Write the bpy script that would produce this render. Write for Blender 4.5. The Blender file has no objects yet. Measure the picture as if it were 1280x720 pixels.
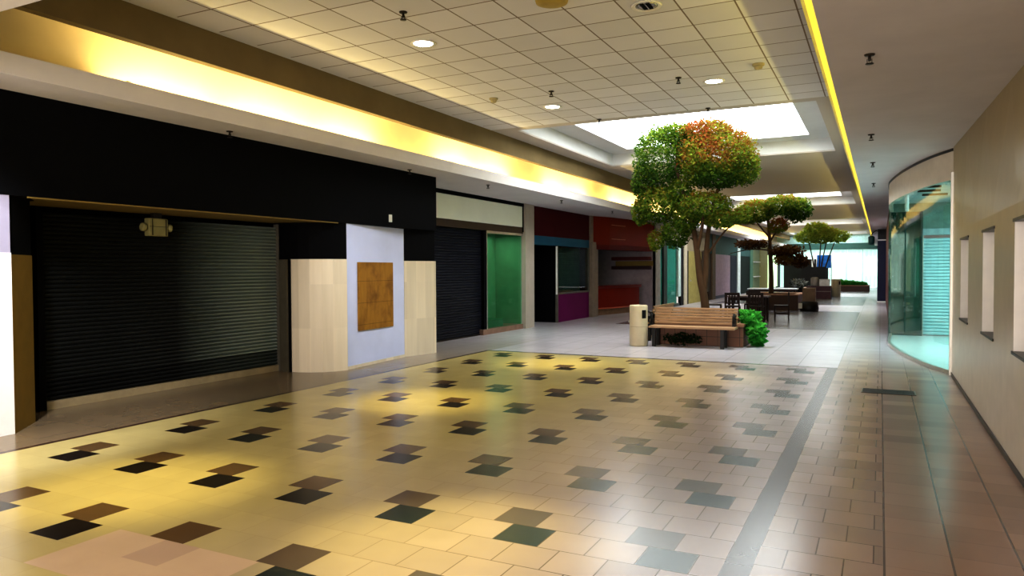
import bpy, bmesh, math, random
from mathutils import Vector, Matrix
random.seed(7)
scene = bpy.context.scene
COL = scene.collection
PI = math.pi

# ------------------------------------------------------------------ shader helper
class G:
    def __init__(s, name):
        s.mat = bpy.data.materials.new(name); s.mat.use_nodes = True
        s.nt = s.mat.node_tree; s.nt.nodes.clear()
        s.out = s.nt.nodes.new('ShaderNodeOutputMaterial')
        s.p = s.nt.nodes.new('ShaderNodeBsdfPrincipled')
        s.nt.links.new(s.p.outputs[0], s.out.inputs[0])
        s._pos = None
    def set(s, sock, v):
        if isinstance(v, bpy.types.NodeSocket): s.nt.links.new(v, sock)
        elif v is not None:
            if hasattr(v, '__len__') and len(v) == 3 and sock.type == 'RGBA': v = (*v, 1)
            sock.default_value = v
    def m(s, op, a, b=None, c=None):
        n = s.nt.nodes.new('ShaderNodeMath'); n.operation = op
        for i, v in enumerate((a, b, c)):
            if v is not None: s.set(n.inputs[i], v)
        return n.outputs[0]
    def xyz(s):
        if s._pos is None:
            g = s.nt.nodes.new('ShaderNodeNewGeometry'); sp = s.nt.nodes.new('ShaderNodeSeparateXYZ')
            s.nt.links.new(g.outputs['Position'], sp.inputs[0])
            s._pos = (g.outputs['Position'], sp.outputs[0], sp.outputs[1], sp.outputs[2])
        return s._pos
    def vec(s, x, y, z=0.0):
        n = s.nt.nodes.new('ShaderNodeCombineXYZ')
        for i, v in enumerate((x, y, z)): s.set(n.inputs[i], v)
        return n.outputs[0]
    def mix(s, f, a, b, mode='MIX'):
        n = s.nt.nodes.new('ShaderNodeMix'); n.data_type = 'RGBA'; n.blend_type = mode
        s.set(n.inputs[0], f); s.set(n.inputs[6], a); s.set(n.inputs[7], b)
        return n.outputs[2]
    def noise(s, scale, vec=None, detail=4.0, rough=0.6):
        n = s.nt.nodes.new('ShaderNodeTexNoise'); n.inputs['Scale'].default_value = scale
        n.inputs['Detail'].default_value = detail; n.inputs['Roughness'].default_value = rough
        s.nt.links.new(vec if vec is not None else s.xyz()[0], n.inputs['Vector'])
        return n.outputs['Fac']
    def white(s, vec):
        n = s.nt.nodes.new('ShaderNodeTexWhiteNoise'); n.noise_dimensions = '3D'
        s.nt.links.new(vec, n.inputs['Vector']); return n.outputs['Value']
    def mul(s, v, k):
        n = s.nt.nodes.new('ShaderNodeVectorMath'); n.operation = 'MULTIPLY'
        s.nt.links.new(v, n.inputs[0]); n.inputs[1].default_value = k; return n.outputs[0]
    def between(s, v, a, b):
        return s.m('MULTIPLY', s.m('GREATER_THAN', v, a), s.m('LESS_THAN', v, b))
    def remap(s, v, a, b, c, d):
        n = s.nt.nodes.new('ShaderNodeMapRange')
        s.set(n.inputs[0], v)
        for i, k in enumerate((a, b, c, d)): n.inputs[i+1].default_value = k
        return n.outputs[0]
    def bump(s, h, strength=.3, dist=.01):
        n = s.nt.nodes.new('ShaderNodeBump'); n.inputs['Strength'].default_value = strength
        n.inputs['Distance'].default_value = dist
        s.nt.links.new(h, n.inputs['Height']); s.nt.links.new(n.outputs[0], s.p.inputs['Normal'])
    def fin(s, color=None, rough=None, metal=None, spec=None):
        s.set(s.p.inputs['Base Color'], color); s.set(s.p.inputs['Roughness'], rough)
        s.set(s.p.inputs['Metallic'], metal); s.set(s.p.inputs['Specular IOR Level'], spec)
        return s.mat

def plain(name, c, rough=.6, metal=0., spec=.3, var=.18, scale=6., stretch=None, bump=0.):
    g = G(name)
    v = g.xyz()[0]
    if stretch: v = g.mul(v, stretch)
    n = g.noise(scale, v)
    k = g.remap(n, .25, .75, 1-var, 1+var)
    col = g.mix(1.0, c, g.vec(k, k, k), 'MULTIPLY')
    if bump: g.bump(n, bump, .01)
    return g.fin(col, rough, metal, spec)

def emis(name, c, strength, var=0.0):
    g = G(name)
    n = g.noise(1.2)
    k = g.remap(n, .3, .7, 1-var, 1+var)
    g.fin((.8, .8, .8), .5, 0, .2)
    g.set(g.p.inputs['Emission Color'], c)
    g.set(g.p.inputs['Emission Strength'], g.m('MULTIPLY', k, strength))
    return g.mat

def glass(name, tint, gloss=.12, body=None, bodyfac=.0, rough=.03):
    """thin sheet glass: transparent with tint + fresnel-like sheen (+ some body colour)"""
    g = G(name); nt = g.nt
    nt.nodes.remove(g.p)
    tr = nt.nodes.new('ShaderNodeBsdfTransparent'); tr.inputs[0].default_value = (*tint, 1)
    gl = nt.nodes.new('ShaderNodeBsdfGlossy'); gl.inputs['Roughness'].default_value = rough
    lw = nt.nodes.new('ShaderNodeLayerWeight'); lw.inputs[0].default_value = .35
    f = g.m('ADD', g.m('MULTIPLY', lw.outputs['Fresnel'], .22), gloss)
    f = g.m('MINIMUM', f, .8)
    n = g.noise(.8); f = g.m('MULTIPLY', f, g.remap(n, .3, .7, .9, 1.1))
    mx = nt.nodes.new('ShaderNodeMixShader'); nt.links.new(f, mx.inputs[0])
    first = tr.outputs[0]
    if body:
        df = nt.nodes.new('ShaderNodeBsdfDiffuse'); df.inputs[0].default_value = (*body, 1)
        m2 = nt.nodes.new('ShaderNodeMixShader'); m2.inputs[0].default_value = bodyfac
        nt.links.new(first, m2.inputs[1]); nt.links.new(df.outputs[0], m2.inputs[2]); first = m2.outputs[0]
    nt.links.new(first, mx.inputs[1]); nt.links.new(gl.outputs[0], mx.inputs[2])
    nt.links.new(mx.outputs[0], g.out.inputs[0])
    return g.mat

# ------------------------------------------------------------------ mesh helper
class MB:
    def __init__(s): s.bm = bmesh.new(); s.smooth = False
    def verts(s, L): return [s.bm.verts.new(Vector(v)) for v in L]
    def face(s, L, mi=0):
        f = s.bm.faces.new(s.verts(L)); f.material_index = mi; return s
    def box(s, x0, x1, y0, y1, z0, z1, mi=0):
        v = s.verts([(x, y, z) for z in (z0, z1) for y in (y0, y1) for x in (x0, x1)])
        for q in ((0,2,3,1),(4,5,7,6),(0,1,5,4),(2,6,7,3),(0,4,6,2),(1,3,7,5)):
            f = s.bm.faces.new([v[i] for i in q]); f.material_index = mi
        return s
    def prism(s, poly, z0, z1, mi=0):
        """vertical extrusion of an xy polygon"""
        a = s.verts([(x, y, z0) for x, y in poly]); b = s.verts([(x, y, z1) for x, y in poly]); n = len(poly)
        for i in range(n):
            f = s.bm.faces.new((a[i], a[(i+1) % n], b[(i+1) % n], b[i])); f.material_index = mi
        s.bm.faces.new(a[::-1]).material_index = mi; s.bm.faces.new(b).material_index = mi
        return s
    def ribbon(s, pts, z0, z1, th=0.0, mi=0):
        """vertical wall following an xy polyline"""
        if th == 0:
            a = s.verts([(x, y, z0) for x, y in pts]); b = s.verts([(x, y, z1) for x, y in pts])
            for i in range(len(pts)-1): s.bm.faces.new((a[i], a[i+1], b[i+1], b[i])).material_index = mi
        else:
            L = []; 
            for i, (x, y) in enumerate(pts):
                p0 = Vector(pts[max(i-1, 0)]); p1 = Vector(pts[min(i+1, len(pts)-1)])
                d = (p1-p0).normalized(); L.append((x+d.y*th, y-d.x*th))
            s.prism(list(pts)+L[::-1], z0, z1, mi)
        return s
    def tube(s, pts, r, seg=8, mi=0, cap=True):
        pts = [Vector(p) for p in pts]; R = r if hasattr(r, '__len__') else [r]*len(pts)
        rings = []; up = None
        for i, p in enumerate(pts):
            d = (pts[min(i+1, len(pts)-1)]-pts[max(i-1, 0)]).normalized()
            if up is None: up = d.orthogonal().normalized()
            up = (up-d*up.dot(d)).normalized(); w = d.cross(up)
            rings.append(s.verts([p+(up*math.cos(2*PI*k/seg)+w*math.sin(2*PI*k/seg))*R[i] for k in range(seg)]))
        for a, b in zip(rings, rings[1:]):
            for k in range(seg):
                f = s.bm.faces.new((a[k], a[(k+1) % seg], b[(k+1) % seg], b[k])); f.material_index = mi; f.smooth = True
        if cap:
            s.bm.faces.new(rings[0][::-1]).material_index = mi; s.bm.faces.new(rings[-1]).material_index = mi
        return s
    def lathe(s, prof, c=(0, 0, 0), seg=24, mi=0):
        c = Vector(c); rings = []
        for r, z in prof:
            rings.append(s.verts([c+Vector((r*math.cos(2*PI*k/seg), r*math.sin(2*PI*k/seg), z)) for k in range(seg)]))
        for a, b in zip(rings, rings[1:]):
            for k in range(seg):
                f = s.bm.faces.new((a[k], a[(k+1) % seg], b[(k+1) % seg], b[k])); f.material_index = mi; f.smooth = True
        if prof[0][0] > 1e-5: s.bm.faces.new(rings[0][::-1]).material_index = mi
        if prof[-1][0] > 1e-5: s.bm.faces.new(rings[-1]).material_index = mi
        return s
    def build(s, name, mats, parent=None, bevel=0., sub=False):
        bmesh.ops.recalc_face_normals(s.bm, faces=s.bm.faces[:]) if sub else None
        me = bpy.data.meshes.new(name); s.bm.to_mesh(me); s.bm.free()
        for mm in (mats if isinstance(mats, (list, tuple)) else [mats]): me.materials.append(mm)
        o = bpy.data.objects.new(name, me); COL.objects.link(o)
        if parent: o.parent = parent
        if bevel:
            b = o.modifiers.new('edge', 'BEVEL'); b.width = bevel; b.segments = 2; b.limit_method = 'ANGLE'
        return o

def tag(o, label=None, cat=None, group=None, kind=None):
    for k, v in (('label', label), ('category', cat), ('group', group), ('kind', kind)):
        if v: o[k] = v
    return o
def thing(name, label, cat, loc=(0, 0, 0), rz=0., group=None):
    o = bpy.data.objects.new(name, None); o.empty_display_size = .1; COL.objects.link(o)
    o.location = loc; o.rotation_euler = (0, 0, rz)
    return tag(o, label, cat, group)
def struct(o, label=None): o['kind'] = 'structure'; return tag(o, label)
def copy_tree(o, parent=None):
    c = o.copy(); COL.objects.link(c)
    if parent: c.parent = parent
    for ch in list(o.children): copy_tree(ch, c)
    return c
def light(kind, name, loc, power, color, rot=(0, 0, 0), **kw):
    d = bpy.data.lights.new(name, kind); d.energy = power; d.color = color
    for k, v in kw.items(): setattr(d, k, v)
    o = bpy.data.objects.new(name, d); COL.objects.link(o); o.location = loc; o.rotation_euler = rot
    return o

# ------------------------------------------------------------------ camera (solved from the floor pattern)
F, YAW, PITCH, ROLL, H = 916.889, -0.465522, -0.0253964, -0.0046131, 1.6
fw = Vector((math.sin(YAW)*math.cos(PITCH), math.cos(YAW)*math.cos(PITCH), math.sin(PITCH)))
rt = Vector((math.cos(YAW), -math.sin(YAW), 0)); up = rt.cross(fw)
rt, up = rt*math.cos(ROLL)+up*math.sin(ROLL), up*math.cos(ROLL)-rt*math.sin(ROLL)
cd = bpy.data.cameras.new('camera'); cam = bpy.data.objects.new('camera', cd); COL.objects.link(cam)
M3 = Matrix((rt, up, -fw)).transposed().to_4x4(); M3.translation = (0, 0, H); cam.matrix_world = M3
cd.sensor_width = 36; cd.lens = F/1280*36; cd.clip_end = 300; cd.clip_start = .05
scene.camera = cam

# ------------------------------------------------------------------ main dimensions
ZS = 3.37        # side soffits
ZC = 4.33        # tiled ceiling
ZK = 4.65        # coffer top
LIPL, FASL = -7.0, -6.85
LIPR, FASR = -0.42, -0.62
Y0 = 2.945       # cross soffit edge
YE = 66.0        # end of the mall
COFF = [(13.0, 18.75), (28.85, 34.6), (44.7, 50.45), (60.5, 65.6)]
CX0, CX1 = -6.4, -0.96

# ------------------------------------------------------------------ floor
def floor_mat():
    g = G('mall_floor_tiles'); _, x, y, z = g.xyz()
    T = .28963; J = .013
    rr = g.m('DIVIDE', g.m('SUBTRACT', y, 3.805), .289)
    r = g.m('FLOOR', rr); rf = g.m('FRACT', rr)
    odd = g.m('GREATER_THAN', g.m('FRACT', g.m('MULTIPLY', r, .5)), .25)
    uu = g.m('DIVIDE', g.m('ADD', g.m('ADD', x, 6.395), g.m('MULTIPLY', odd, .145)), T)
    u = g.m('FLOOR', uu); uf = g.m('FRACT', uu)
    r4 = g.m('MULTIPLY', g.m('FRACT', g.m('MULTIPLY', g.m('ADD', r, .001), .25)), 4.)
    u3 = g.m('MULTIPLY', g.m('FRACT', g.m('MULTIPLY', g.m('ADD', u, .001), 1/3.)), 3.)
    first = g.m('LESS_THAN', u3, .5)
    dark = g.m('MULTIPLY', first, g.m('LESS_THAN', r4, .5))
    brown = g.m('MULTIPLY', first, g.between(r4, .5, 1.5))
    ju = g.m('GREATER_THAN', g.m('ABSOLUTE', g.m('SUBTRACT', uf, .5)), .5-J)
    jr = g.m('GREATER_THAN', g.m('ABSOLUTE', g.m('SUBTRACT', rf, .5)), .5-J)
    joint = g.m('MAXIMUM', ju, jr)
    rnd = g.white(g.vec(u, r, 3.3))
    big = g.noise(.55); fine = g.noise(4., detail=2, rough=.45); 
    # tile colours, honey to rosy grey: warm lamplight and cool daylight painted in
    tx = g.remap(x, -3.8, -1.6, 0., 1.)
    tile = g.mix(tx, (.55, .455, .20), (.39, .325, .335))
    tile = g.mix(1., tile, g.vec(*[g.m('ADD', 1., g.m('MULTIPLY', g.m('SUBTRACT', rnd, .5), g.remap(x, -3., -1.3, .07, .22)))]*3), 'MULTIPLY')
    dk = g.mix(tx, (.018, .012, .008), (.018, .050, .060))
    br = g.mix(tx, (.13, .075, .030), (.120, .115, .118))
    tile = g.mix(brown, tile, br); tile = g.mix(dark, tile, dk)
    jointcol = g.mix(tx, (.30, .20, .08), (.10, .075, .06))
    pat = g.mix(g.m('MULTIPLY', g.m('MULTIPLY', joint, g.remap(x, -3.2, -1.4, .12, .9)), g.remap(y, 4., 11., 1., .35)), tile, jointcol)
    # replaced pale tiles near the camera
    patch = g.m('MULTIPLY', g.between(x, -4.20, -3.04), g.between(y, 2.36, 2.938))
    pat = g.mix(g.m('MULTIPLY', patch, .8), pat, (.66, .48, .34))
    # right walkway : running bond to x=.03, straight courses beyond
    wv = g.m('DIVIDE', g.m('SUBTRACT', x, .03), .33)
    wj = g.m('GREATER_THAN', g.m('ABSOLUTE', g.m('SUBTRACT', g.m('FRACT', wv), .5)), .482)
    isw = g.m('GREATER_THAN', x, .02)
    wfl = g.m('FLOOR', wv)
    rnd2 = g.white(g.vec(g.m('ADD', g.m('MULTIPLY', wfl, isw), g.m('MULTIPLY', u, g.m('SUBTRACT', 1., isw))), r, 8.1))
    wj2 = g.m('MAXIMUM', wj, g.m('MULTIPLY', jr, .25))
    j2 = g.m('ADD', g.m('MULTIPLY', isw, wj2), g.m('MULTIPLY', g.m('SUBTRACT', 1., isw), joint))
    walk = g.mix(g.remap(x, -.55, .35, 0., 1.), (.40, .325, .30), (.32, .195, .13))
    walk = g.mix(g.remap(y, 6.5, 13., 0., 1.), walk, (.34, .26, .21))
    walk = g.mix(1., walk, g.vec(*[g.remap(rnd2, 0, 1, .85, 1.15)]*3), 'MULTIPLY')
    walk = g.mix(g.m('MULTIPLY', j2, g.remap(y, 4., 12., .85, .4)), walk, (.045, .03, .025))
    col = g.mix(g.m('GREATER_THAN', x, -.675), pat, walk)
    # slate border strip
    strip = g.m('MULTIPLY', g.between(x, -.748, -.602), g.m('LESS_THAN', y, 12.87))
    sj = g.m('GREATER_THAN', g.m('FRACT', g.m('DIVIDE', y, .58)), .985)
    sc = g.mix(g.noise(3., detail=3), (.045, .040, .045), (.075, .070, .078))
    sc = g.mix(g.m('MULTIPLY', sj, .6), sc, (.03, .03, .03))
    col = g.mix(strip, col, sc)
    # far edge + beyond
    gx = g.m('GREATER_THAN', g.m('ABSOLUTE', g.m('SUBTRACT', g.m('FRACT', g.m('DIVIDE', x, .6)), .5)), .488)
    gy = g.m('GREATER_THAN', g.m('ABSOLUTE', g.m('SUBTRACT', g.m('FRACT', g.m('DIVIDE', y, .6)), .5)), .488)
    far = g.mix(big, (.50, .465, .50), (.58, .54, .58))
    far = g.mix(g.m('MULTIPLY', g.m('MAXIMUM', gx, gy), .35), far, (.14, .13, .14))
    reg2 = g.m('ADD', g.between(y, 20.4, 29.2), g.m('ADD', g.between(y, 34.2, 44.5), g.between(y, 50.5, 60.)))
    reg2 = g.m('MULTIPLY', reg2, g.between(x, -6.9, -.65))
    slate = g.mix(rnd, (.10, .10, .12), (.20, .195, .22))
    slate = g.mix(g.m('MULTIPLY', joint, .6), slate, (.06, .06, .07))
    far = g.mix(reg2, far, slate)
    col = g.mix(g.m('MULTIPLY', g.m('GREATER_THAN', y, 12.76), g.m('LESS_THAN', x, -.60)), col, far)
    col = g.mix(g.remap(y, 12.3, 16.0, 0., 1.), col, far)
    col = g.mix(g.m('MULTIPLY', g.between(y, 12.69, 12.78), g.between(x, -6.95, -.602)), col, (.06, .05, .05))
    # shop-side walkway
    side = g.mix(fine, (.20, .145, .085), (.225, .165, .10))
    side = g.mix(g.remap(y, 8.5, 12.5, 0., 1.), side, (.36, .31, .27))
    side = g.mix(g.m('MULTIPLY', g.m('MAXIMUM', gx, gy), .18), side, (.07, .05, .04))
    side = g.mix(g.remap(y, 12., 16., 0., 1.), side, far)
    col = g.mix(g.m('LESS_THAN', x, -6.90), col, side)
    edge = g.m('MULTIPLY', g.between(x, -6.96, -6.89), g.m('LESS_THAN', y, 12.78))
    col = g.mix(edge, col, (.07, .035, .02))
    k = g.remap(fine, .3, .7, .975, 1.025); k = g.m('MULTIPLY', k, g.remap(big, .3, .7, .95, 1.05))
    col = g.mix(1., col, g.vec(k, k, k), 'MULTIPLY')
    rough = .235
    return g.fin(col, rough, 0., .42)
mb = MB(); mb.face([(-13, -5, 0), (5, -5, 0), (5, 72, 0), (-13, 72, 0)])
struct(mb.build('floor', floor_mat()))

# ------------------------------------------------------------------ ceiling
def ceil_tile_mat():
    g = G('ceiling_tiles'); _, x, y, z = g.xyz()
    a = g.m('DIVIDE', g.m('ADD', x, 2.99), .5465); b = g.m('DIVIDE', g.m('SUBTRACT', y, 8.34), .567)
    w = .016
    j = g.m('MAXIMUM', g.m('GREATER_THAN', g.m('ABSOLUTE', g.m('SUBTRACT', g.m('FRACT', a), .5)), .5-w),
            g.m('GREATER_THAN', g.m('ABSOLUTE', g.m('SUBTRACT', g.m('FRACT', b), .5)), .5-w))
    j = g.m('MULTIPLY', j, g.m('LESS_THAN', y, 12.75))
    j = g.m('MULTIPLY', j, g.between(x, -6.78, -.70))
    rnd = g.white(g.vec(g.m('FLOOR', a), g.m('FLOOR', b), 1.))
    c = g.mix(g.noise(2.), (.68, .67, .70), (.74, .73, .76))
    k = g.remap(rnd, 0, 1, .94, 1.06); c = g.mix(1., c, g.vec(k, k, k), 'MULTIPLY')
    c = g.mix(g.m('GREATER_THAN', y, 12.75), c, (.52, .47, .43))
    c = g.mix(g.m('MULTIPLY', j, .85), c, (.14, .085, .045))
    return g.fin(c, .9, 0, .1)
M_tile = ceil_tile_mat()
M_soffit = plain('soffit_paint', (.70, .665, .66), .8, 0, .15, .06, 1.5)
M_cream = plain('cove_paint', (.62, .55, .40), .85, 0, .1, .05, 2)
M_fascia = plain('fascia_paint', (.20, .15, .075), .85, 0, .1, .12, 1.5)
M_coffer = plain('coffer_paint', (.66, .66, .66), .85, 0, .1, .05, 2)
mb = MB()
def flat(x0, x1, y0, y1, z): mb.box(x0, x1, y0, y1, z, z+.03)
ys = [Y0-.02]
for a, b in COFF: ys += [a, b]
ys.append(YE+.2)
for i in range(0, len(ys), 2): flat(FASL-.1, FASR+.1, ys[i], ys[i+1], ZC)
for a, b in COFF:
    flat(FASL-.1, CX0, a, b, ZC); flat(CX1, FASR+.1, a, b, ZC)
struct(mb.build('ceiling', M_tile))
# coffers and skylights
SKY = []
M_curb = plain('bright_white_curb', (.9, .92, .93), .8, 0, .1, .02)
M_sky = emis('skylight_diffuser', (.93, .98, 1.0), 6.5)
M_white = plain('white_paint', (.75, .75, .73), .6, 0, .2, .04)
for a, b in COFF:
    mb = MB()
    w = .02
    mb.box(CX0-w, CX0, a-w, b+w, ZC+.031, ZK); mb.box(CX1, CX1+w, a-w, b+w, ZC+.031, ZK)
    mb.box(CX0, CX1, a-w, a, ZC+.031, ZK); mb.box(CX0, CX1, b, b+w, ZC+.031, ZK)
    sx0, sx1, sy0, sy1 = CX0+.6, CX1-.52, a+.65, b-.63
    mb.box(CX0-w, sx0, a-w, b+w, ZK, ZK+.03); mb.box(sx1, CX1+w, a-w, b+w, ZK, ZK+.03)
    mb.box(sx0, sx1, a-w, sy0, ZK, ZK+.03); mb.box(sx0, sx1, sy1, b+w, ZK, ZK+.03)
    struct(mb.build('ceiling_coffer', M_coffer))
    mb = MB(); mb.box(sx0-.02, sx1+.02, sy0-.02, sy0, ZK+.031, ZK+.45); mb.box(sx0-.02, sx1+.02, sy1, sy1+.02, ZK+.031, ZK+.45); mb.box(sx0-.02, sx0, sy0, sy1, ZK+.031, ZK+.45); mb.box(sx1, sx1+.02, sy0, sy1, ZK+.031, ZK+.45)
    struct(mb.build('ceiling_curb', M_curb))
    mb = MB(); mb.box(sx0, sx1, sy0, sy1, ZK+.43, ZK+.45)
    SKY.append(mb.build('skylight', M_sky))
for i, (o, lb) in enumerate(zip(SKY, ('bright white skylight panel above the big tree, first in the ceiling', 'second bright skylight strip, above the umbrella-shaped tree', 'third skylight strip far down the mall ceiling', 'last skylight strip next to the end wall'))):
    tag(o, lb, 'skylight', None)
# soffits, coves
mb = MB()
mb.box(-9.2, LIPL, Y0, YE, ZS, ZS+.05)                       # left soffit
mb.box(LIPL-.05, LIPL, Y0, YE, ZS+.05, 3.565)                # lip
struct(mb.build('ceiling_left', M_soffit))
mb = MB()
mb.box(-7.96, -7.9, Y0, YE, ZS+.05, 4.5)
mb.box(-7.9, FASL, Y0, YE, 4.45, 4.5)
mb.box(-7.9, LIPL-.05, 5.36, 5.4, ZS+.05, 3.56); mb.box(-7.9, -7.4, 5.36, 5.4, 3.56, 3.69)  # hidden baffles added in the trough to cut the cove light short
struct(mb.build('trim_1', M_cream))
mb = MB(); mb.box(FASL-.11, FASL, Y0, YE, 3.96, 4.46)
struct(mb.build('trim_2', M_fascia))
mb = MB()
mb.box(LIPR, 1.3, -4.5, 12.6, ZS, ZS+.05); mb.box(LIPR, 4.5, 12.6, YE, ZS, ZS+.05)
mb.box(LIPR, LIPR+.04, Y0, YE, ZS+.05, 3.52)
struct(mb.build('ceiling_right', M_soffit))
mb = MB(); mb.box(.4, .45, Y0, YE, ZS+.05, 4.5); mb.box(FASR, .4, Y0, YE, 4.45, 4.5)
struct(mb.build('trim_3', M_cream))
mb = MB(); mb.box(FASR-.03, FASR, Y0, YE, 3.96, 4.46)
struct(mb.build('trim_4', plain('fascia_right', (.50, .46, .22), .85, 0, .1, .1)))
mb = MB(); mb.box(-9.2, LIPR, -4.5, Y0, ZS, ZS+.05); mb.box(-9.2, 1.3, Y0-.03, Y0, ZS+.05, 4.5)
struct(mb.build('ceiling_front', M_soffit))

# cove lamps (behind the lips)
WARM = (1.0, .80, .34)
y = 5.45; i = 0
gapsL = {2, 6, 8}
while y < 62:
    L = 1.5
    light('AREA', 'cove_lamp_left', (-7.66, y+L/2, ZS+.12), (7 if i in (3, 6, 9) else 46), WARM, (PI, 0, 0), shape='RECTANGLE', size=.08, size_y=L)
    y += 1.72; i += 1
y = 3.3; i = 0
while y < 62:
    light('AREA', 'cove_lamp_right', (.17, y+.75, ZS+.12), 17, (1, .86, .22), (PI, 0, 0), shape='RECTANGLE', size=.08, size_y=1.5)
    y += 1.72; i += 1

# ------------------------------------------------------------------ right wall with niches
def wall_right_mat():
    g = G('right_wall_panels'); _, x, y, z = g.xyz()
    n = g.noise(.7, detail=3); f = g.noise(5., detail=5)
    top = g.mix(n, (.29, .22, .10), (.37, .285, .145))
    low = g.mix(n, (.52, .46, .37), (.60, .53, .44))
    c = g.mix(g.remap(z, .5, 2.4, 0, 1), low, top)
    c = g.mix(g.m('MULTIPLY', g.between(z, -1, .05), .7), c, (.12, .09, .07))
    k = g.remap(f, .3, .7, .94, 1.06); c = g.mix(1., c, g.vec(k, k, k), 'MULTIPLY')
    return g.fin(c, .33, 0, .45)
M_rw = wall_right_mat()
XR = .95
NICH = [(10.42, 11.36), (8.16, 9.02), (6.0, 7.0)]
mb = MB()
zn0, zn1 = .93, 1.96
yy = [-4.5] + sum([[a, b] for a, b in NICH[::-1]], []) + [12.6]
def q(y0, y1, z0, z1): mb.face([(XR, y0, z0), (XR, y1, z0), (XR, y1, z1), (XR, y0, z1)])
for i in range(len(yy)-1):
    if i % 2 == 0: q(yy[i], yy[i+1], 0, 2.1)
    else: q(yy[i], yy[i+1], 0, zn0); q(yy[i], yy[i+1], zn1, 2.1)
for i in range(12):
    a = -4.5+i*17.1/12; b = a+17.1/12
    fx = lambda t: XR+(12.6-t)*.0335
    mb.face([(XR, a, 2.1), (XR, b, 2.1), (fx(b), b, ZS+.01), (fx(a), a, ZS+.01)])
mb.face([(XR, 12.6, 0), (1.3, 12.6, 0), (1.3, 12.6, ZS), (XR, 12.6, ZS)])
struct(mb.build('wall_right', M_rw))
M_niche = plain('niche_white', (.78, .74, .70), .5, 0, .3, .05)
M_dkmet = plain('dark_bronze_metal', (.03, .022, .015), .4, .6, .4, .2)
for n_, (a, b) in enumerate(NICH):
    mb = MB(); D = .16
    mb.face([(XR, b, zn0), (XR+D, b, zn0), (XR+D, b, zn1), (XR, b, zn1)])
    mb.face([(XR, a, zn0), (XR, a, zn1), (XR+D, a, zn1), (XR+D, a, zn0)])
    mb.face([(XR+D, a, zn0), (XR+D, a, zn1), (XR+D, b, zn1), (XR+D, b, zn0)])
    o = struct(mb.build('window_%d' % (n_+2), M_niche))
    mb = MB(); mb.box(XR-.012, XR+D, a-.03, b+.03, zn1, zn1+.025); mb.box(XR-.012, XR+D, a-.03, b+.03, zn0-.025, zn0)  # dark top strip stands for the niche's shaded underside; lower one is the sill
    mb.build('frame', M_dkmet, o)
    mb = MB(); mb.box(XR+D-.025, XR+D-.004, b-.045, b-.02, zn0, zn1); mb.build('bead', M_white, o)
# bronze corner post at end of right wall
M_alu = plain('brushed_aluminium', (.55, .52, .47), .35, .7, .5, .08)
mb = MB(); mb.box(XR-.03, XR+.03, 12.58, 12.66, 0, 3.0); struct(mb.build('trim_5', M_alu))
mb = MB(); mb.box(XR-.012, XR-.001, -4.5, 12.58, 0, .05); struct(mb.build('baseboard_right', M_dkmet))

# ------------------------------------------------------------------ curved glass store on the right
def catmull(P, n=8):
    out = []
    for i in range(len(P)-1):
        p0, p1, p2, p3 = [Vector(P[max(0, min(len(P)-1, j))]) for j in (i-1, i, i+1, i+2)]
        for k in range(n):
            t = k/n
            out.append(.5*((2*p1)+(-p0+p2)*t+(2*p0-5*p1+4*p2-p3)*t*t+(-p0+3*p1-3*p2+p3)*t**3))
    out.append(Vector(P[-1])); return out
CUR = [tuple(v) for v in catmull([(.95, 12.66), (.72, 13.32), (.5, 14.25), (.31, 15.4), (.17, 16.75), (.15, 17.7), (.2, 19.4)], 6)]
G_clear = glass('clear_store_glass', (.66, .84, .79), .0)
G_green = glass('green_store_glass', (.10, .30, .22), .10)
mb = MB(); mb.ribbon(CUR, 0.06, 2.9); w1 = struct(mb.build('window_1', G_clear))
mb = MB(); mb.ribbon(CUR, 0.0, .06, .05); mb.build('sill', M_alu, w1)
M_curvew = plain('curved_fascia_paint', (.60, .53, .45), .6, 0, .3, .06)
mb = MB(); mb.ribbon(CUR, 2.9, ZS, .06); struct(mb.build('trim_6', M_curvew))
mb = MB(); mb.ribbon([(x-.012, y-.004) for x, y in CUR], ZS-.05, ZS-.012, .03); struct(mb.build('trim_7', plain('black_trim', (.012, .01, .01), .4)))
# interior of the curved store
mb = MB(); mb.prism([(.97, 12.75), (4.2, 12.75), (4.2, 19.6), (.24, 19.6)]+[(x+.02, y) for x, y in CUR[::-1]][1:-1], .002, .012)
struct(mb.build('floor_store', plain('pale_store_floor', (.75, .82, .82), .25, 0, .5, .04)))
mb = MB(); mb.prism([(.99, 12.7), (4.2, 12.7), (4.2, 19.6), (.27, 19.6)]+[(x+.07, y) for x, y in CUR[::-1]][1:-1], 3.1, 3.13)
struct(mb.build('ceiling_store', plain('store_ceiling', (.50, .58, .58), .8)))
mb = MB(); mb.box(1.3, 4.3, 12.66, 12.72, 0, 3.3); mb.box(4.2, 4.3, 12.72, 19.7, 0, 3.3); mb.box(2.2, 4.2, 19.66, 19.76, 0, 3.3); mb.box(.2, 2.2, 19.72, 19.78, 2.35, 3.3)
struct(mb.build('wall_store', plain('store_wall', (.30, .45, .40), .7)))
mb = MB(); mb.ribbon([(.2, 19.5), (.86, 19.5)], .03, 2.9)
w8 = struct(mb.build('window_5', glass('dark_green_glass', (.03, .16, .11), .06, (.005, .06, .04), .6)))
mb = MB(); mb.box(.18, .22, 19.45, 19.55, 0, 3.0); mb.box(.5, .53, 19.47, 19.53, 0, 2.9); mb.box(.83, .87, 19.45, 19.55, 0, 2.9); mb.box(.2, .86, 19.46, 19.54, 0, .05)
mb.build('frame', plain('green_frame', (.01, .05, .04), .4), w8)

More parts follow.
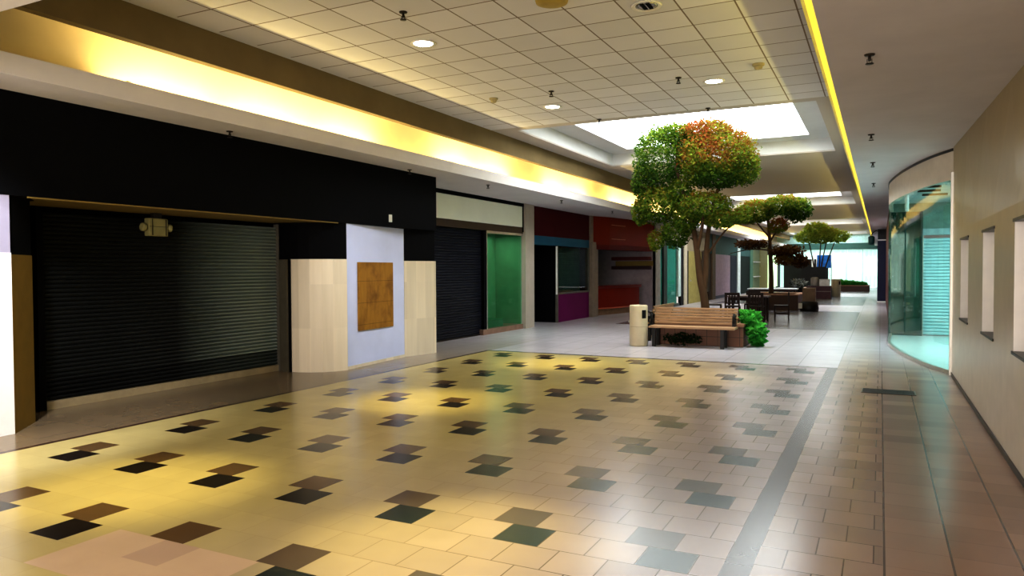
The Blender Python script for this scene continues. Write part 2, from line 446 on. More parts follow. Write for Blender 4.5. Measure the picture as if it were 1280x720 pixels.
def slat_curtain(p0, p1, z0, z1, pitch, depth, out):
    """corrugated roller curtain between two xy points; out = unit normal toward viewer"""
    mb = MB(); n = int((z1-z0)/pitch); (x0, y0), (x1, y1) = p0, p1; ox, oy = out
    prof = []
    for i in range(n):
        z = z0+i*pitch
        prof += [(z, 0), (z+pitch*.18, depth*.75), (z+pitch*.5, depth), (z+pitch*.82, depth*.75), (z+pitch*.97, 0)]
    prof.append((z0+n*pitch, 0))
    a = mb.verts([(x0+ox*d, y0+oy*d, z) for z, d in prof]); b = mb.verts([(x1+ox*d, y1+oy*d, z) for z, d in prof])
    for i in range(len(prof)-1): mb.bm.faces.new((a[i], b[i], b[i+1], a[i+1]))
    return mb
# pale shutter at the back of the glass store
t = thing('roller_shutter', 'pale blue-white slatted shutter standing inside the curved glass shop', 'shutter', (.95, 19.55, 0))
M_shw = plain('pale_shutter_slats', (.50, .72, .76), .45, .1, .4, .05)
slat_curtain((-.06, .05), (1.2, .05), .03, 2.35, .075, .03, (0, -1)).build('curtain', M_shw, t)
mb = MB(); mb.box(-.08, 1.22, .0, .1, 2.35, 2.5); mb.build('header_box', plain('pale_header', (.42, .55, .58), .6), t)
mb = MB(); mb.box(-.1, -.06, -.01, .07, .02, 2.35); mb.build('guide_rail', M_alu, t)
light('AREA', 'store_light', (1.9, 16.0, 3.05), 130, (.72, .98, 1.0), (0, 0, 0), shape='RECTANGLE', size=1.6, size_y=4.5)
# hanging tube fittings inside the glass shop
M_tubew = plain('white_metal', (.8, .82, .8), .35, .2)
for k, (px, py, lb) in enumerate([(.45, 16.3, 'nearer white tube spotlight hanging inside the curved glass shop'), (.47, 16.9, 'farther white tube spotlight hanging inside the curved glass shop')]):
    t = thing('hanging_spotlight', lb, 'spotlight', (px, py, 3.1), 0, 'tube spotlights in the glass shop')
    mb = MB(); mb.lathe([(.03, -.36), (.036, -.34), (.036, -.06), (.03, -.04)], seg=12); mb.build('tube', M_tubew, t)
    mb = MB(); mb.tube([(0, 0, 0), (0, 0, -.05)], .012, 6); mb.build('stem', M_dkmet, t)
for k, (px, py, ln) in enumerate([(.85, 14.6, .28), (.75, 15.5, .26), (.80, 16.3, .24), (.95, 17.2, .3)]):
    mb = MB(); mb.box(px-ln/2-.05, px+ln/2+.1, py-.03, py+.03, 3.06, 3.098)
    tag(mb.build('light_track', M_dkmet), ('dark track on the glass shop ceiling, nearest the street corner', 'second dark track from the corner on the glass shop ceiling', 'third dark track from the corner on the glass shop ceiling', 'deepest dark track on the glass shop ceiling')[k], 'track', 'tracks on the glass shop ceiling')

# right side beyond the glass shop
mb = MB(); mb.box(.22, .5, 19.8, 37.8, 0, ZS)
struct(mb.build('wall_right_far', plain('dark_red_wall', (.10, .025, .02), .6, 0, .2, .2)))
mb = MB(); mb.box(-.13, .5, 37.8, 41.0, .06, 2.84)
struct(mb.build('wall_block', plain('navy_panel', (.006, .008, .04), .5)))
mb = MB(); mb.box(-.14, .5, 37.78, 41.0, 2.84, 2.90); mb.box(-.14, .5, 37.78, 41.0, 0, .06); struct(mb.build('trim_8', M_white))
mb = MB(); mb.box(-.12, .5, 37.82, 41.0, 2.90, ZS); struct(mb.build('trim_9', plain('dark_bulkhead', (.02, .02, .025), .5)))
mb = MB(); mb.box(.22, .5, 41.0, YE, 0, ZS); struct(mb.build('wall_right_end', plain('navy_wall', (.02, .025, .05), .5)))
# curled bracket lantern on it
t = thing('bracket_lamp', 'dark bracket lamp with curled arm on the navy corner at the far right', 'lamp', (-.12, 37.70, 2.72))
mb = MB(); mb.tube([(.08, 0, .45), (.03, 0, .55), (-.08, 0, .58), (-.2, 0, .50), (-.26, 0, .38)], .025, 8); mb.build('arm', M_dkmet, t)
mb = MB(); mb.lathe([(.05, .36), (.14, .3), (.13, 0), (.08, -.06)], (-.26, 0, 0), 10); mb.build('lamp_shade', plain('dark_teal_glass', (.01, .05, .05), .3), t)

# ------------------------------------------------------------------ end of the mall
M_day = emis('daylight_curtain', (.62, .95, .88), .50, .12)
mb = MB()
n = 60
P_ = [(-8.5+ i*8.9/n, YE+.25+(.05 if i % 2 else 0)) for i in range(n+1)]
mb.ribbon(P_, 0, 3.2); struct(mb.build('wall_end_curtain', M_day))
mb = MB(); mb.ribbon([(-8.5, YE), (.3, YE)], .05, 3.1); we = struct(mb.build('window_6', glass('end_glass', (.9, .97, .95), .02)))
mb = MB()
for k in range(8): mb.box(-8.5+k*1.2-.03, -8.5+k*1.2+.03, YE-.04, YE+.04, 0, 3.1)
mb.box(-8.5, .3, YE-.04, YE+.04, 3.06, 3.12); mb.build('frame', plain('pale_frame', (.6, .75, .72), .4), we)
mb = MB(); mb.box(-9.0, 1.0, YE-.08, YE+.1, 3.12, 3.62); struct(mb.build('wall_end', plain('teal_bulkhead', (.03, .09, .075), .6)))
mb = MB(); mb.box(-9.0, 1.0, YE, YE+.1, 3.62, 4.5); struct(mb.build('wall_end_upper', plain('daylit_aqua_tone', (.50, .72, .70), .7)))  # daylight on the end ceiling band, put into this aqua colour

# ------------------------------------------------------------------ left side : first shop
M_black = plain('black_paint', (.0022, .0022, .0028), .75, 0, .06, .2)
M_beige = None
def beige_mat():
    g = G('travertine_cladding'); p, x, y, z = g.xyz()
    v = g.mul(p, (9, 9, .7)); n = g.noise(1.0, v, 5)
    t = g.white(g.vec(g.m('FLOOR', g.m('MULTIPLY', y, 4.2)), g.m('FLOOR', g.m('MULTIPLY', z, 1.45)), 0.))
    c = g.mix(n, (.62, .53, .40), (.80, .71, .56)); k = g.remap(t, 0, 1, .92, 1.08)
    c = g.mix(1., c, g.vec(k, k, k), 'MULTIPLY'); g.bump(n, .1, .005)
    return g.fin(c, .5, 0, .3)
M_beige = beige_mat()
M_panel = plain('lilac_white_panel', (.62, .66, .90), .55, 0, .15, .07, 1.2)
M_piera = plain('bright_white_panel', (.86, .86, .86), .6, 0, .2, .03)
M_piertop = plain('grey_lilac_panel', (.30, .28, .36), .7, 0, .2, .05)
BX = -7.62
mb = MB(); mb.box(-8.7, BX, 2.9, 11.95, 2.35, ZS); struct(mb.build('wall_left_bulkhead', M_black))
mb = MB(); mb.face([(BX-.005, 4.4, 2.348), (BX-.005, 9.05, 2.348), (-8.3, 8.7, 2.348), (-8.58, 8.7, 2.348), (-8.58, 4.7, 2.348), (-8.02, 4.7, 2.348)])
mb.box(BX-.02, BX, 4.4, 9.1, 2.335, 2.35)
struct(mb.build('trim_10', plain('olive_soffit_strip', (.22, .15, .035), .7)))
# small white tag on the bulkhead
mb = MB(); mb.box(BX, BX+.02, 10.42, 10.50, 2.43, 2.56); tag(mb.build('alarm_beacon', M_white, bevel=.004), 'small white beacon on the black bulkhead over the boarded panel', 'beacon')
# pier at the left edge of the picture
mb = MB(); mb.box(-8.7, BX, 1.2, 4.23, 0, 1.785); struct(mb.build('wall_left_pier', M_piera))
mb = MB(); mb.box(-8.7, BX-.005, 1.2, 4.225, 1.785, 2.35); struct(mb.build('wall_left_pier_top', M_piertop))
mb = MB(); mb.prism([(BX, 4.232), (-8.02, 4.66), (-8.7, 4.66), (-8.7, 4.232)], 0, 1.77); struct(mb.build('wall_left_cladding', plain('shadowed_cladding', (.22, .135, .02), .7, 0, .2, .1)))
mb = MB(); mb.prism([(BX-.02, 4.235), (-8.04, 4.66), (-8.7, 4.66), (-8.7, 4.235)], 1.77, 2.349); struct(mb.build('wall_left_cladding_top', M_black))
# second pier : angled cladding, boarded panel, cladding
mb = MB()
cl = [(-8.28, 8.73), (-8.13, 8.745), (-7.96, 8.80), (-7.80, 8.92), (-7.68, 9.07), (-7.6, 9.27)]
mb.prism(cl+[(-7.9, 9.4), (-8.28, 9.4)], 0, 1.775); struct(mb.build('wall_pier_cladding', M_beige))
mb = MB(); mb.prism([(x-.02, y+.02) for x, y in cl]+[(-7.9, 9.4), (-8.6, 9.4), (-8.6, 8.78)], 1.775, 2.349); struct(mb.build('wall_pier_upper', M_black))
mb = MB(); mb.prism([(-7.63, 9.28), (-7.80, 11.12), (-8.6, 11.12), (-8.6, 9.41), (-7.9, 9.41)], 0, 2.349); struct(mb.build('wall_pier_panel', M_panel))
mb = MB(); mb.prism([(-7.625, 9.29), (-7.795, 11.12), (-7.82, 11.12), (-7.65, 9.29)], 0, .05); struct(mb.build('baseboard_left', M_beige))
mb = MB(); mb.prism([(-7.80, 11.13), (-7.64, 11.95), (-8.6, 11.95), (-8.6, 11.13)], 0, 1.765); struct(mb.build('wall_pier_cladding_far', M_beige))
mb = MB(); mb.prism([(-7.82, 11.13), (-7.66, 11.94), (-8.6, 11.94), (-8.6, 11.13)], 1.765, 2.349); struct(mb.build('wall_pier_upper_far', M_black))
# plywood
def ply_mat():
    g = G('weathered_plywood'); p, x, y, z = g.xyz()
    n = g.noise(1.0, g.mul(p, (14, 14, 2.2)), 6); b = g.noise(2.2, detail=5)
    c = g.mix(n, (.20, .085, .006), (.46, .23, .028)); c = g.mix(g.remap(b, .45, .65, 0, .75), c, (.12, .045, .004))
    c = g.mix(g.m('MULTIPLY', g.m('GREATER_THAN', g.m('FRACT', g.m('DIVIDE', g.m('ADD', z, .02), .36)), .975), .5), c, (.03, .012, .002))
    g.bump(n, .2, .004); return g.fin(c, .65, 0, .2)
dx = (-.17)/1.84
px_ = lambda yy_: -7.63+(yy_-9.28)*dx
mb = MB(); mb.prism([(px_(9.60)+.002, 9.60), (px_(9.60)+.022, 9.60), (px_(10.70)+.022, 10.70), (px_(10.70)+.002, 10.70)], .60, 1.73)
tag(mb.build('plywood_board', ply_mat()), 'brown weathered plywood board fixed over the pale lilac panel', 'board')
for (yy_, zz_) in [(10.1, 2.15), (10.1, 2.06), (9.85, 2.0)]:
    pass
# roller grille
t = thing('roller_grille', 'wide black roller grille of thin slats closing the first shop on the left', 'shutter', (-8.62, 5.1, 0))
def grille_mat():
    g = G('black_grille_slats'); _, x, y, z = g.xyz()
    n = g.noise(.9); c = g.mix(n, (.004, .004, .004), (.010, .011, .010))
    w = g.remap(y, 6.9, 8.4, 0., 1.)  # glow reflected at the far end, painted into the slat colour
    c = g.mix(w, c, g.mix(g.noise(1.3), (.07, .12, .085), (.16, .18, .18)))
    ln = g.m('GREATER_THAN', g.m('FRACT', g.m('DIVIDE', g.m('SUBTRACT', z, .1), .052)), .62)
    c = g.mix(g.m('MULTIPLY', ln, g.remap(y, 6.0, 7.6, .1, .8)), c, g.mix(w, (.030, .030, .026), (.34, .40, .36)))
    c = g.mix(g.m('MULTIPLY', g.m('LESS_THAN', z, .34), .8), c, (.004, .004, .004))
    return g.fin(c, .5, 0, .06)
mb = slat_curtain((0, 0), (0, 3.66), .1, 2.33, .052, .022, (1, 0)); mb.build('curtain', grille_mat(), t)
mb = MB(); mb.box(-.02, .045, .0, 3.66, 0.0, .095); mb.build('bottom_bar', plain('dusty_beige_bar', (.34, .27, .16), .6), t)
M_rail = plain('grey_bronze_rail', (.11, .10, .08), .5, 0, .15)
mb = MB(); mb.box(-.03, .07, 3.66, 3.74, 0, 2.33); mb.build('guide_rail', M_rail, t)
mb = MB(); mb.box(-.03, .07, -.08, 0, 0, 2.33); mb.build('guide_rail', M_black, t)
mb = MB(); mb.box(-8.7, -8.52, 8.84, 8.99-.25+.1, 0, 2.349)
mb = MB(); mb.prism([(-8.62, 8.845), (-8.30, 8.70), (-8.30, 8.66), (-8.64, 8.80)], 0, 1.77); struct(mb.build('trim_11', plain('bronze_jamb', (.11, .095, .065), .6, 0, .1)))
mb = MB(); mb.prism([(-8.30, 8.70), (-8.26, 8.70), (-8.26, 8.72), (-8.30, 8.75)], 0, 1.77); struct(mb.build('trim_12', M_black))
# backing wall behind the shop front line
mb = MB(); mb.box(-8.85, -8.72, 1.0, 12.0, 0, 3.37); struct(mb.build('wall_left', M_black))
# emergency light
t = thing('emergency_light', 'cream emergency light with two lamp heads hanging above the black grille', 'light', (-8.4, 6.45, 2.35))
M_cr = plain('cream_plastic', (.30, .27, .11), .6)
mb = MB(); mb.box(-.05, .05, -.14, .14, -.30, -.07); mb.build('housing', M_cr, t, bevel=.012)
mb = MB(); mb.box(.051, .058, -.135, .135, -.18, -.175); mb.box(.051, .056, -.10, -.09, -.29, -.08); mb.box(.051, .056, .10, .11, -.29, -.08); mb.build('seam', M_dkmet, t)
for sg in (-1, 1):
    mb = MB(); mb.lathe([(.02, 0), (.05, .02), (.055, .06), (.035, .075)], seg=12)
    h = mb.build('lamp_head', M_cr, t); h.rotation_euler = (-sg*PI/2*.95, 0, 0); h.location = (0, sg*.145, -.19)
mb = MB(); mb.box(-.03, .03, -.06, .06, -.075, 0); mb.build('bracket', M_dkmet, t)

# ------------------------------------------------------------------ left side : second shop (sign band, shutter, green glass)
XS = -8.65
M_sign = plain('blank_sign_white', (.86, .90, .76), .55, 0, .3, .05, 1)
mb = MB(); mb.box(XS-.03, XS+.04, 12.02, 17.78, 2.73, 3.28); tag(mb.build('sign_panel', M_sign, bevel=.01), 'long blank pale sign panel above the green glass shop front', 'sign')
mb = MB(); mb.box(XS-.04, XS+.06, 12.0, 17.84, 3.282, 3.369); mb.box(XS-.04, XS+.05, 17.785, 17.84, 2.6, 3.28); struct(mb.build('trim_13', M_black))
mb = MB(); mb.box(XS-.06, XS+.03, 12.0, 17.84, 2.56, 2.728); struct(mb.build('trim_14', plain('dark_brown_lintel', (.05, .03, .015), .6)))
t = thing('roller_grille', 'black slatted roller grille beside the green glass display window', 'shutter', (XS-.1, 12.05, 0))
slat_curtain((0, 0), (0, 3.72), .03, 2.56, .06, .022, (1, 0)).build('curtain', plain('blueblack_slats', (.006, .007, .013), .45, 0, .12, .15), t)
mb = MB(); mb.box(-.02, .04, 0, 3.72, 0, .03); mb.build('bottom_bar', M_dkmet, t)
# display window : glass front, angled return, green interior
mb = MB(); mb.ribbon([(XS-.02, 15.85), (XS-.02, 17.8)], .13, 2.55)
w = struct(mb.build('window_7', glass('green_display_glass', (.55, .85, .66), .05)))
mb = MB(); mb.prism([(XS-.07, 15.6), (XS+.03, 15.6), (XS+.03, 17.82), (XS-.8, 17.82), (XS-.8, 15.8)], 0.0, .13); mb.build('plinth', plain('display_plinth', (.22, .13, .09), .6), w)
mb = MB(); mb.box(XS-.05, XS+.01, 15.83, 15.86, .13, 2.55); mb.box(XS-.05, XS+.01, 15.85, 17.8, 2.5, 2.56); mb.build('frame', M_alu, w)
mb = MB(); mb.box(XS-.85, XS-.80, 14.9, 17.82, .13, 2.6); mb.box(XS-.85, XS-.03, 17.80, 17.86, .13, 2.6)
struct(mb.build('wall_display', plain('green_display_wall', (.15, .32, .20), .6, 0, .2, .15, 2)))
mb = MB(); mb.box(XS-.12, XS-.0, 15.7, 15.86, .13, 2.6); struct(mb.build('trim_20', M_black))
mb = MB(); mb.box(XS-1.6, XS-.06, 20.24, 20.28, 0, 2.55); struct(mb.build('wall_partition', M_black))
mb = MB(); mb.box(XS-.6, XS-.15, 16.1, 17.0, .13, .32); tag(mb.build('display_block', plain('dark_green_block', (.02, .16, .08), .5), bevel=.01), 'low green display block standing inside the green glass window', 'display')
light('AREA', 'display_light', (XS-.42, 16.7, 2.5), 9, (.75, 1.0, .8), (0, 0, 0), shape='RECTANGLE', size=.4, size_y=1.6)
mb = MB(); mb.box(XS-.1, XS+.09, 17.86, 18.42, 0, ZS); struct(mb.build('wall_left_post', plain('grey_cream_post', (.42, .37, .31), .6, 0, .2, .05)))
mb = MB(); mb.box(-10.4, -10.3, 12, 23.3, 0, ZS); mb.box(-10.4, -8.75, 11.96, 12.0, 0, ZS); mb.box(-10.3, -8.76, 12.0, 17.8, 2.62, 2.7); struct(mb.build('wall_left_back', M_black))

# third shop : maroon band, teal strip, black doorway, window over magenta panel
mb = MB(); mb.box(-10.3, XS, 18.42, 22.95, 2.55, ZS); struct(mb.build('wall_maroon', plain('maroon_band', (.055, .005, .007), .7, 0, .04, .15, 1)))
mb = MB(); mb.box(-8.9, XS+.015, 18.43, 22.9, 2.30, 2.55); struct(mb.build('trim_15', plain('teal_strip', (.015, .09, .16), .6, 0, .05, .2, 1)))
mb = MB(); mb.box(XS-.05, XS, 20.25, 22.9, 0.0, .84); struct(mb.build('wall_magenta', plain('magenta_panel', (.12, .005, .070), .6, 0, .05, .15, 1)))
mb = MB(); mb.ribbon([(XS-.02, 20.28), (XS-.02, 22.85)], .88, 2.3)
w = struct(mb.build('window_8', glass('grey_green_glass', (.25, .42, .36), .14)))
mb = MB(); mb.box(XS-.05, XS+.02, 20.22, 20.28, .0, 2.3); mb.box(XS-.05, XS+.02, 22.85, 22.92, .84, 2.3); mb.box(XS-.05, XS+.02, 20.25, 22.9, .84, .9); mb.build('frame', M_rail, w)
mb = MB(); mb.box(XS-.03, XS+.02, 20.2, 20.23, .84, 2.28); mb.build('frame_edge', M_white, w)
t = thing('window_blind', 'grey-green slatted blind hanging inside the window over the magenta panel', 'blind', (XS-.3, 20.3, 0))
slat_curtain((0, 0), (0, 2.5), .9, 2.3, .06, .02, (1, 0)).build('slats', plain('blind_grey', (.25, .36, .34), .5), t)
mb = MB(); mb.box(XS-.06, XS+.11, 22.95, 23.5, 0, 2.5); mb.box(XS-.06, XS+.06, 22.95, 23.5, 2.5, ZS); struct(mb.build('wall_left_post_far', plain('brown_post', (.20, .15, .11), .6)))

# food counter
XF = -8.3
M_red = plain('deep_red_laminate', (.17, .010, .003), .5, 0, .06, .12, 1.5)
mb = MB(); mb.prism([(XS, 23.0), (XF, 24.0), (-7.75, 27.6), (-9.6, 27.6), (-9.6, 23.0)], 2.42, ZS); struct(mb.build('wall_red_band', M_red))
mb = MB(); mb.ribbon([(XF+.02, 24.1), (-8.02, 26.1)], 2.62, 2.64, .02); mb.ribbon([(XF+.02, 24.1), (-8.02, 26.1)], 3.1, 3.12, .02); struct(mb.build('trim_16', plain('copper_line', (.5, .16, .08), .4)))
mb = MB(); mb.prism([(XS, 23.0), (XF-.02, 24.0), (-7.78, 27.6), (-8.3, 27.6), (-8.9, 24.0), (-9.0, 23.0)], 2.26, 2.42); struct(mb.build('trim_17', plain('dark_red_valance', (.09, .004, .003), .5, 0, .05)))
mb = MB(); mb.box(-11.6, -7.72, 27.62, 27.8, 0, ZS); struct(mb.build('wall_counter_side', plain('lilac_grey_wall', (.34, .28, .31), .7)))
mb = MB(); mb.box(-11.7, -11.6, 23.3, 27.8, 0, ZS); mb.box(-11.6, -10.3, 23.2, 23.3, 0, ZS); mb.box(-11.6, -9.6, 23.3, 27.6, 3.2, 3.25); struct(mb.build('wall_counter_back', M_black))
t = thing('serving_counter', 'dark red curved serving counter with wooden foot in the food stand', 'counter', (0, 0, 0))
cc = [tuple(v) for v in catmull([(-8.72, 23.45), (-8.45, 24.3), (-8.22, 25.3), (-8.08, 26.2), (-8.05, 26.6)], 5)]
mb = MB(); mb.ribbon(cc, .26, .92, -.55); mb.build('front', M_red, t)
mb = MB(); mb.ribbon([(x+.06, y) for x, y in cc]+[(-8.0, 26.72)], .92, 1.02, -.72); mb.build('top', plain('red_countertop', (.12, .008, .006), .3), t)
mb = MB(); mb.ribbon([(x+.02, y) for x, y in cc], .22, .26, -.5); mb.build('trim', plain('orange_edge', (.45, .10, .04), .4), t)
mb = MB(); mb.ribbon([(x-.12, y) for x, y in cc], 0, .22, -.4); mb.build('foot', plain('tan_wood_foot', (.22, .13, .08), .6), t)
for k, (z, c, lb) in enumerate([(1.93, (.10, .006, .006), 'upper dark red shelf on the food stand side wall'), (1.58, (.03, .006, .008), 'lower dark shelf on the food stand side wall')]):
    mb = MB(); mb.box(-9.4, -7.86, 27.36, 27.62, z, z+.13); tag(mb.build('wall_shelf', plain('shelf_paint_%d' % k, c, .5), bevel=.008), lb, 'shelf', 'shelves in the food stand')
mb = MB(); mb.box(-9.3, -7.8, 27.585, 27.615, 1.71, 1.9); struct(mb.build('trim_18', plain('ochre_band', (.25, .16, .03), .6)))

# shops further along
XL = -7.72
def seg(name, y0, y1, z0, z1, c, x=XL, rough=.5, d=.12, **kw):
    mb = MB(); mb.box(x-d, x, y0, y1, z0, z1); return struct(mb.build(name, plain(name+'_paint', c, rough, 0, .05, **kw)))
seg('wall_left_far_post', 27.62, 28.3, 0, ZS, (.30, .27, .25), XL+.02)
mb = MB(); mb.box(XL-.35, XL-.05, 28.3, 32.4, 2.75, ZS); struct(mb.build('wall_left_header', plain('cream_header', (.35, .30, .22), .6)))
mb = MB(); mb.ribbon([(XL-.1, 28.3), (XL-.1, 31.3)], .12, 2.75); w = struct(mb.build('window_9', glass('teal_shop_glass', (.05, .30, .24), .12, (.01, .14, .10), .5)))
mb = MB(); mb.box(XL-.14, XL-.04, 29.0, 29.55, 0.0, 2.75); mb.box(XL-.2, XL, 28.3, 31.4, 0, .12); mb.build('frame', plain('green_black_frame', (.004, .012, .010), .4), w)
mb = MB(); mb.box(XL-1.5, XL-1.4, 28.3, 32.4, 0, 2.8); struct(mb.build('wall_shop_back', plain('teal_wall', (.03, .25, .19), .6)))
seg('wall_left_white_strip', 31.3, 31.75, .4, 2.6, (.5, .62, .58), XL-.02)
seg('wall_left_dark_strip', 31.75, 32.15, 0, 2.75, (.01, .01, .012), XL-.02)
seg('wall_left_pilaster', 32.2, 32.75, 0, ZS, (.50, .44, .34), XL+.02)
seg('wall_left_dark', 32.75, 33.3, 0, 2.5, (.02, .015, .01), XL-.05)  # dark stretch of shop front beside the door
d2 = seg('door_1', 33.3, 36.0, 0, 2.4, (.34, .29, .10), XL-.06)
mb = MB(); mb.lathe([(.0, 0), (.035, .01), (.03, .06), (0, .07)], seg=10); hn = mb.build('door_handle', M_alu, d2); hn.location = (XL-.05, 33.55, 1.05); hn.rotation_euler = (0, PI/2, 0)
seg('wall_left_lintel', 32.75, 37.0, 2.4, ZS, (.30, .25, .17), XL-.03)
seg('wall_left_brown', 36.0, 38.2, 0, 2.5, (.05, .03, .02), XL-.03)
seg('wall_left_brown_post', 38.2, 38.9, 0, ZS, (.12, .08, .05), XL+.05)
seg('wall_left_lilac', 38.9, 43.6, .15, 2.35, (.40, .30, .38), XL-.05)
seg('baseboard_left_far', 38.9, 43.6, 0, .15, (.08, .08, .12), XL-.03)
seg('wall_left_green_band', 37.0, 51.4, 2.36, ZS, (.03, .085, .085), XL)
seg('wall_left_navy', 43.6, 45.6, 0, 2.36, (.015, .015, .03), XL-.03)
seg('wall_left_white_post', 45.6, 46.6, 0, ZS, (.55, .62, .60), XL+.03)
seg('wall_left_black', 46.6, 50.6, 0, 2.36, (.004, .008, .006), XL-.03)
seg('wall_left_green_post', 50.6, 51.6, 0, ZS, (.10, .22, .16), XL+.02)
seg('wall_left_sage', 51.6, 54.8, 0, ZS, (.22, .28, .16), XL)
seg('wall_left_olive', 54.8, 58.5, 0, ZS, (.40, .37, .16), XL+.05)
w = seg('window_10', 58.5, 64.0, .1, 2.6, (.7, .85, .5), XL+.1)
g_ = w.data.materials[0].node_tree.nodes['Principled BSDF'] if 'Principled BSDF' in w.data.materials[0].node_tree.nodes else None
if g_: g_.inputs['Emission Color'].default_value = (.75, 1, .6, 1); g_.inputs['Emission Strength'].default_value = .55
seg('wall_left_end', 64.0, YE, 0, ZS, (.01, .01, .01), XL+.1)
seg('wall_left_cap', 58.5, 64.0, 2.6, ZS, (.10, .12, .10), XL+.1)
# shelf rack in sage shop front
for k, z in enumerate((1.0, 2.0)):
    mb = MB(); mb.box(XL, XL+.18, 51.9, 54.0, z, z+.06); tag(mb.build('wall_shelf', M_white), ('lower', 'upper')[k]+' white shelf on the sage green shop front far down the left', 'shelf', 'shelves on the sage green front')

# dark partition far ahead (shop front at the end, left half)
mb = MB(); mb.box(-7.0, -3.7, 63.0, 63.3, 0, 2.3); struct(mb.build('wall_end_dark', plain('black_front', (.004, .004, .004), .5)))
mb = MB(); mb.box(-4.9, -4.72, 62.9, 62.98, 0, 2.6); struct(mb.build('trim_19', M_white))

# ------------------------------------------------------------------ lights in the ceiling
M_lens = emis('lamp_lens', (1, .97, .90), 14)
M_off = plain('unlit_reflector', (.35, .34, .32), .15, .9, .5, .3, 18)
M_ring = plain('white_trim_ring', (.8, .78, .72), .4)
SPOTW = (1., .86, .33)
dn = 0
proto = None
rows = [(-4.95, 3.6), (-4.95, 7.5), (-4.95, 11.4), (-2.19, 3.6), (-2.19, 7.5), (-2.19, 10.95)]
lbl = {(-4.95, 7.5): 'round lit downlight in the tiled ceiling, largest and nearest the left cove',
       (-4.95, 11.4): 'round lit downlight in the tiled ceiling left of the skylight front edge',
       (-2.19, 7.5): 'unlit round downlight with dark reflector at the top of the tiled ceiling',
       (-2.19, 10.95): 'round lit downlight in the tiled ceiling just before the skylight above the tree'}
for (lx, ly) in rows:
    lit = (lx, ly) != (-2.19, 7.5)
    if (lx, ly) in lbl:
        t = thing('downlight', lbl[(lx, ly)], 'downlight', (lx, ly, ZC), 0, 'downlights in the tiled ceiling')
        mb = MB(); mb.lathe([(.115, -.002), (.15, -.016), (.16, -.001)], seg=28); mb.build('trim_ring', M_ring, t)
        if lit:
            mb = MB(); mb.lathe([(.0, -.012), (.07, -.010), (.116, -.004)], seg=28); mb.build('lens', M_lens, t)
        else:
            mb = MB(); mb.lathe([(.0, -.003), (.05, -.005), (.08, -.008), (.116, -.006)], seg=28); mb.build('reflector', M_off, t)
            for sg in (-1, 1):
                mb = MB(); mb.box(sg*.03-.02, sg*.03+.02, -.09, .09, -.012, -.009); mb.build('louvre', M_black, t)
    if lit:
        pw = 520 if lx < -4 else 150
        if (lx, ly) == (-2.19, 3.6): pw = 620
        if (lx, ly) == (-2.19, 10.95): pw = 260
        light('SPOT', 'downlight_lamp', (lx, ly, ZC-.03), pw, SPOTW, (0, 0, 0), spot_size=math.radians(31), spot_blend=1., shadow_soft_size=.05)
# added fill spot next to the second downlight, brightening the boarded pier
light('SPOT', 'pier_fill_spot', (-4.95, 7.42, ZC-.05), 330, (.86, .92, 1.), (0, 0, 0), spot_size=math.radians(42), spot_blend=1., shadow_soft_size=.06).rotation_euler = (Vector((-7.7, 10.1, .8))-Vector((-4.95, 7.42, ZC-.05))).to_track_quat('-Z', 'Y').to_euler()
# sprinklers
def make_sprinkler():
    t = thing('sprinkler_head', '', 'sprinkler')
    mb = MB(); mb.lathe([(.045, 0), (.04, -.012), (.015, -.014)], seg=14); mb.build('escutcheon', M_dkmet, t)
    mb = MB(); mb.lathe([(.012, -.01), (.014, -.05), (.01, -.06)], seg=8); mb.box(-.022, -.016, -.004, .004, -.08, -.04); mb.box(.016, .022, -.004, .004, -.08, -.04); mb.build('frame', M_dkmet, t)
    mb = MB(); mb.lathe([(.0, -.085), (.034, -.085), (.034, -.079), (0, -.079)], seg=12); mb.build('deflector', M_dkmet, t)
    return t
k = 2.73/3
sp = [(-4.986*k, 7.137*k, ZC, 'dark sprinkler head in the tiled ceiling, above and left of the largest lit downlight'),
      (-4.983*k, 11.427*k, ZC, 'dark sprinkler head in the tiled ceiling right above the smaller left downlight'),
      (-2.859*k, 11.55*k, ZC, 'dark sprinkler head in the tiled ceiling left of the lit downlight before the skylight'),
      (-5.059*k, 13.998*k, ZC, 'dark sprinkler head at the ceiling edge by the left corner of the skylight'),
      (-2.905*k, 13.983*k, ZC, 'dark sprinkler head at the ceiling edge right above the big tree crown'),
      (-7.397, 6.759, ZS, 'dark sprinkler head on the left soffit over the black bulkhead middle'),
      (-7.446, 10.814, ZS, 'dark sprinkler head on the left soffit near the end of the black bulkhead'),
      (-7.347, 13.529, ZS, 'dark sprinkler head on the left soffit over the blank pale sign'),
      (-7.35, 17.5, ZS, 'dark sprinkler head on the left soffit over the grey post beside the maroon band'),
      (-7.35, 21.5, ZS, 'dark sprinkler head on the left soffit over the maroon band'),
      (-.094, 6.819, ZS, 'largest dark sprinkler head, on the right soffit beside the yellow light strip'),
      (-.123, 10.894, ZS, 'second sprinkler head along the right soffit, level with the skylight back edge'),
      (-.129, 13.792, ZS, 'third sprinkler head along the right soffit, level with the curved glass trim'),
      (-.142, 17.185, ZS, 'fourth sprinkler head along the right soffit, level with the glass shop front end')]
p0 = make_sprinkler()
for i, (x, y, z, lb) in enumerate(sp):
    o = p0 if i == 0 else copy_tree(p0)
    o.location = (x, y, z); s_ = 1.0 if z == ZC else .95; o.scale = (s_, s_, s_)
    o['label'] = lb; o['group'] = 'sprinkler heads on the ceilings'
M_det = plain('yellowed_plastic', (.42, .36, .20), .5)
